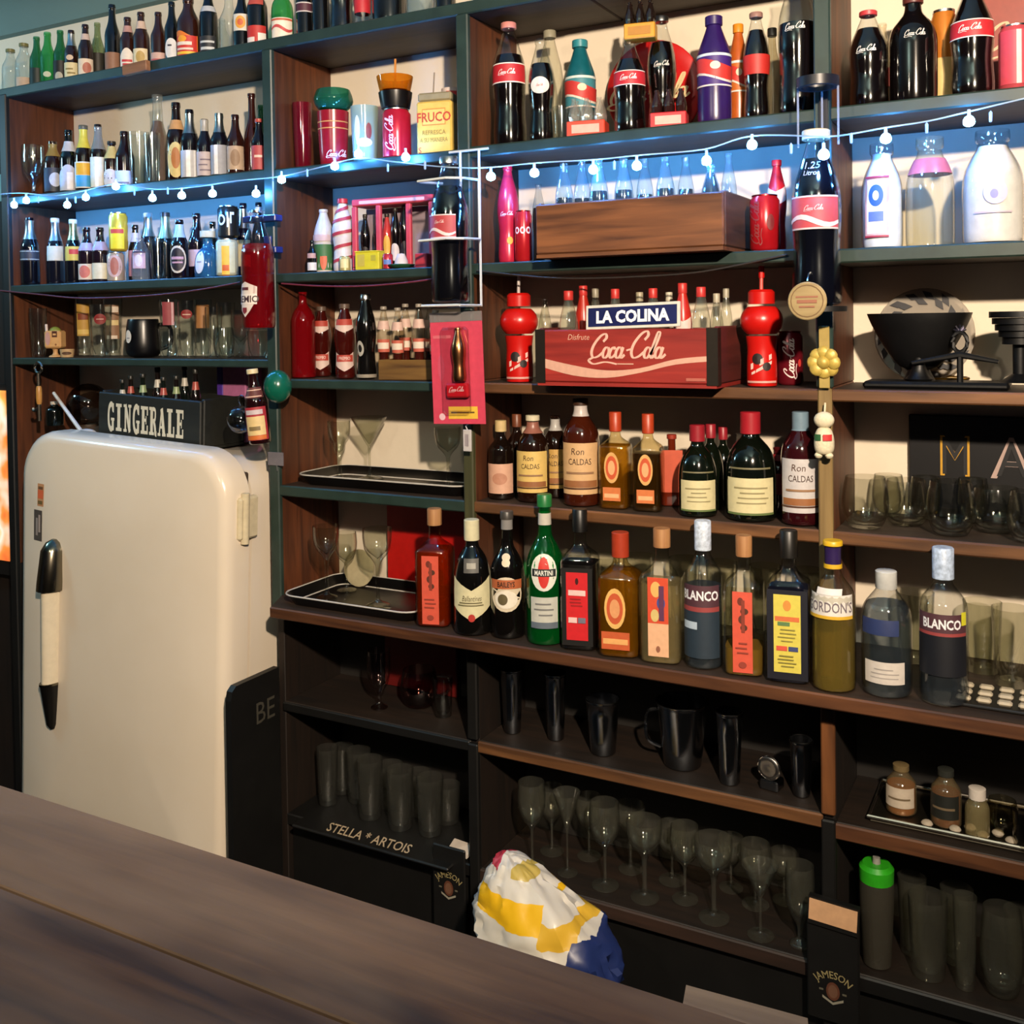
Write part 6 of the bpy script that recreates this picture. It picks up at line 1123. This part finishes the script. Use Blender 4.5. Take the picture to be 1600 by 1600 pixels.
# bottom right shelf
sp = thing('sports_bottle', 'clear plastic shaker bottle with bright green lid', 'bottle', Vector((aty(1370, 1420, .05).x, .05, ROW['G']))); hs = aty(1370, 1352, .05).z-ROW['G']; rs2 = 26*depth(sp.location)/FPX
part('bottle_wall', lathe(chaikin([(0, 0), (rs2*.8, 0), (rs2*.82, .01), (rs2*.98, hs*.6), (rs2, hs*.85), (rs2*.9, hs*.86), (0, hs*.86)], 1), 20), glass('5a564c', .6, .15, body=.35), sp)
part('green_lid', lathe([(0, hs*.85), (rs2*.98, hs*.85), (rs2, hs*.98), (rs2*.8, hs*1.02), (0, hs*1.02)], 20), paint('2c9c1c', .35), sp, smooth=40); part('spout', lathe([(0, hs*1.02), (.008, hs*1.02), (.007, hs*1.08), (0, hs*1.08)], 12), paint('8d8a84', .4), sp)
for px, top, w_, Y, kd in ((1425, 1370, 44, .12, 'tall'), (1450, 1400, 60, .06, 'tumbler'), (1495, 1388, 50, .13, 'tumbler'), (1508, 1400, 36, .05, 'tall'), (1566, 1420, 66, .06, 'round'), (1600, 1425, 60, .13, 'tall')):
    glassware('G4', px, top, w_, Y, kd, 'dim clear glass on bottom right shelf', mt=WG)
# ---------------------------------------------------------------- plastic bag on a black bin
def bag_mat():
    m, nt, N, L, P = nodes('printed_plastic'); t = N.new('ShaderNodeTexCoord'); sp_ = N.new('ShaderNodeSeparateXYZ'); n = noise(N, L, 9, 3)
    ad = N.new('ShaderNodeVectorMath'); ad.operation = 'MULTIPLY_ADD'; L.new(n.outputs['Color'], ad.inputs[0]); ad.inputs[1].default_value = (.05, .05, .05); L.new(t.outputs['Object'], ad.inputs[2]); L.new(ad.outputs[0], sp_.inputs[0])
    def band(src, lo, hi):
        r_ = N.new('ShaderNodeValToRGB'); r_.color_ramp.interpolation = 'CONSTANT'; e = r_.color_ramp.elements; e[0].position = 0; e[0].color = (0, 0, 0, 1); e[1].position = lo; e[1].color = (1, 1, 1, 1); k = e.new(hi); k.color = (0, 0, 0, 1)
        mr = N.new('ShaderNodeMapRange'); mr.inputs[1].default_value = -.2; mr.inputs[2].default_value = .4; L.new(src, mr.inputs[0]); L.new(mr.outputs[0], r_.inputs[0]); return r_.outputs[0]
    def both(a, c):
        q = N.new('ShaderNodeMath'); q.operation = 'MULTIPLY'; L.new(a, q.inputs[0]); L.new(c, q.inputs[1]); return q.outputs[0]
    col = N.new('ShaderNodeRGB'); col.outputs[0].default_value = (*lin('c4beb2'), 1); c_ = col.outputs[0]
    X, Z = sp_.outputs[0], sp_.outputs[2]
    for (x0, x1, z0, z1, cc) in ((-.09, .055, .165, .21, 'd8a818'), (.055, .12, .145, .18, 'c9a030'), (.11, .22, .0, .155, '1c2a5a'), (-.11, -.05, .235, .27, 'a8303c'), (-.02, .02, .235, .25, 'b09a4c'), (.0, .04, .02, .10, '8aa04c'), (-.2, -.10, .19, .215, '3a4c78')):
        f = lambda v: (v+.2)/.6
        c_ = mix_rgb(N, L, both(band(X, f(x0), f(x1)), band(Z, f(z0), f(z1))), c_, cc)
    L.new(c_, P.inputs['Base Color']); P.inputs['Roughness'].default_value = .38; return m
pb0 = aty(845, 1500, -.30)
bin_ = thing('waste_bin', 'black waste bin below the crumpled plastic bag', 'bin', (pb0.x, -.30, 0)); hb2 = .36
part('bin_wall', lathe([(0, 0), (.12, 0), (.15, hb2), (.143, hb2), (.115, .01), (0, .01)], 24), paint('0a0a0a', .5), bin_, smooth=40); part('bin_rim', tube([(.15*math.cos(t*.2618), .15*math.sin(t*.2618), hb2) for t in range(24)], .006, 6, True), paint('0c0c0c', .4), bin_)
from mathutils import noise as mn
def bagmesh():
    V, F = sphere(1, 56, 40); out = []; rn = random.Random(5)
    PL = []
    for _ in range(70):
        a, q = rn.uniform(0, 6.283), rn.uniform(-1, 1); k = math.sqrt(1-q*q); PL.append((Vector((k*math.cos(a), k*math.sin(a), q)), rn.uniform(.84, 1.12)))
    for x, y, z in V:
        n3 = Vector((x, y, z)); d = min(h/max(.05, n.dot(n3)) for n, h in PL if n.dot(n3) > .25)
        d += .10*abs(mn.noise(n3*2.3+Vector((5, 1, 2))))+.05*(1-3*abs(mn.noise(n3*4.7)))+.03*mn.noise(n3*9)
        t = (z+1)/2; wx = .165*(1-.50*t**1.4); X = x*d*wx-.075*t*t+.03*(1-t); out.append((X, y*d*.12*(1-.4*t), t*.255*(.80+.2*d)-.02))
    return out, F
bg = part('plastic_bag', bagmesh(), bag_mat(), None, (pb0.x+.005, -.30, aty(845, 1532, -.30).z), smooth=38); tag(bg, 'crumpled white plastic bag printed yellow red and blue stuffed in bin', 'bag')
hz_ = bg.location.z
sc_ = hz_/hb2 if hz_ > .1 else 1; bin_.scale = (1, 1, (hz_-.03)/hb2)
# ---------------------------------------------------------------- light string, cables, glow at left edge
BULBS = [(22, 318), (41, 311), (105, 318), (134, 306), (181, 289), (238, 307), (284, 303), (332, 300), (400, 300), (440, 278), (523, 257), (560, 238), (634, 243), (767, 273), (835, 267), (927, 262), (995, 256), (1104, 248), (1175, 223), (1287, 238), (1384, 213), (1514, 186)]
WIRE = [(-30, 306), (30, 302), (80, 306), (120, 301), (181, 288), (240, 296), (300, 293), (370, 283), (440, 276), (500, 262), (560, 248), (620, 254), (700, 262), (767, 262), (840, 255), (930, 250), (1000, 243), (1100, 234), (1175, 213), (1287, 214), (1330, 210), (1384, 200), (1450, 190), (1514, 175), (1620, 150)]
sl = thing('string_lights', 'string of blue white bulbs draped along the upper shelves', 'string lights', (0, 0, 0)); YL = -.03
def yl(px): return -.14 if 1225 < px < 1330 else (-.135 if 660 < px < 745 else YL)
part('wire', tube(curve_pts([tuple(aty(x, y, yl(x))) for x, y in WIRE], 5), .0016, 5), paint('9ab0c4', .5), sl)
LED = glow((.07, .34, 1.0), 330.)
lm = mesh('bulb', *lathe(chaikin([(0, -.015), (.009, -.012), (.0105, -.004), (.006, .004), (0, .005)], 1), 10), LED); sm = mesh('socket', *lathe([(0, .005), (.003, .005), (.003, .016), (0, .016)], 8), paint('b8c4d0', .5))
for x, y in BULBS:
    q = aty(x, y, yl(x)-.004); bo = part('bulb', lm, None, sl, q); part('socket', sm, None, bo)
for x, y in ((60, 312), (118, 312), (210, 300), (262, 298), (480, 270), (606, 262), (664, 258), (880, 262), (960, 258), (1236, 232), (1330, 216), (1448, 200), (1548, 182)):
    q = aty(x, y, yl(x)-.004); part('unlit_tip', mesh('tip', *lathe([(0, -.012), (.0025, -.01), (.003, .006), (0, .01)], 8), glass('c4dcf0', .7, .05, body=.5)), None, sl, q)
for nm, lb, pts, rr, cl in (('red_cable', 'thin dark red cable sagging under the third left shelf', [(-20, 452), (60, 460), (130, 466), (230, 462), (310, 453), (376, 441)], .0022, '5a2c34'), ('red_cable', 'thin dark red cable along the middle narrow shelf', [(440, 443), (500, 447), (570, 447), (640, 441), (690, 434)], .0022, '6a2430'), ('black_cable', 'thin black cable sagging under the brown crate shelf', [(745, 423), (830, 432), (900, 435), (1000, 432), (1100, 424), (1230, 398)], .002, '2a2624')):
    o = part(nm, tube(curve_pts([tuple(aty(x, y, -.016)) for x, y in pts], 5), rr, 6), paint(cl, .5)); tag(o, lb, 'cable')
ol = thing('lit_panel', 'glowing orange and white picture panel at the far left edge', 'panel', (-2.99, .1, 1.15))
q0, q1 = aty(-40, 610, .1), aty(11, 880, .1)
ol.location = (0, .12, 0)
part('frame', box(q0.x-.02, q1.x-.012, .008, .03, q1.z-.05, q0.z+.02), BLK, ol, smooth=0)
def lit():
    m, nt, N, L, P = nodes('lit_picture'); n = noise(N, L, 5, 3); r_ = ramp(N, L, n.outputs[0], [(.30, 'c8341c'), (.42, 'e8863c'), (.52, 'f4d9c4'), (.62, 'f0a850'), (.75, 'b8381c')]); L.new(r_.outputs[0], P.inputs['Base Color']); L.new(r_.outputs[0], P.inputs['Emission Color']); P.inputs['Emission Strength'].default_value = 1.0; return m
part('lit_picture', box(q0.x, q1.x-.016, 0, .0075, q1.z, q0.z), lit(), ol, smooth=0)
pc = aty(3, 292, .03); o = part('pale_card', box(-.06, .018, 0, .004, -.045, .04), paint('6f9a9c', .7), None, pc, smooth=0); tag(o, 'small pale green card stuck left of the dark upright', 'card')
# ---------------------------------------------------------------- labels that single each thing out
ORD = ['first', 'second', 'third', 'fourth', 'fifth', 'sixth', 'seventh', 'eighth', 'ninth', 'tenth', 'eleventh', 'twelfth', 'thirteenth', 'fourteenth', 'fifteenth', 'sixteenth', 'seventeenth', 'eighteenth', 'nineteenth', 'twentieth']+['twenty-'+s for s in ('first', 'second', 'third', 'fourth', 'fifth', 'sixth', 'seventh', 'eighth', 'ninth')]
WHERE = dict(L1='on top shelf', L2='on second left shelf', L3='on third left shelf', L4='on left glass shelf', crate1='in GINGERALE crate', ftop='on refrigerator', M2='on upper narrow shelf', M3='on middle narrow shelf', MC='on lower narrow shelf', gift='in red gift pack', six='in brown carton', D2='on upper black tray', E2='on lower black tray', A='on upper middle shelf', A4='on upper right shelf', B='beside brown crate', B4='on right milk shelf', crateB='in brown crate', crateC='in red crate', C='beside red crate', D='on upper liquor shelf', E='on long bottle shelf', EB='on long bottle shelf', D4='on right bowl shelf', F='on shaker shelf', G='on bottom middle shelf', F2='on dark narrow shelf', F4='on silver tray', G2='on beer mat', G4='on bottom right shelf', hang='')
cnt = {}
for o, key, px, desc, noun in ITEMS: cnt.setdefault((key, noun), []).append((px, o, desc))
for (key, noun), L_ in cnt.items():
    L_.sort(key=lambda t: t[0])
    for i, (px, o, desc) in enumerate(L_):
        for tail in (' on the beer mat', ' on bottom right shelf', ' standing in brown crate', ' in red crate', ' in carton', ' in red frame', ' rising from black crate'):
            if key != 'hang': desc = desc.replace(tail, '')
        if key == 'hang': o['label'] = desc; continue
        where = WHERE[key]
        cands = ['%s %s' % (desc, where)] if len(L_) == 1 else ['%s, %s %s from left %s' % (desc, ORD[i], noun, where), '%s, %s from left %s' % (desc, ORD[i], where), '%s, %s %s' % (desc, ORD[i], where)]
        o['label'] = next((c for c in cands if len(c.split()) <= 16), cands[-1])
        if len(o['label'].split()) > 16: print('LONG', o['label'])
bpy.context.view_layer.update()
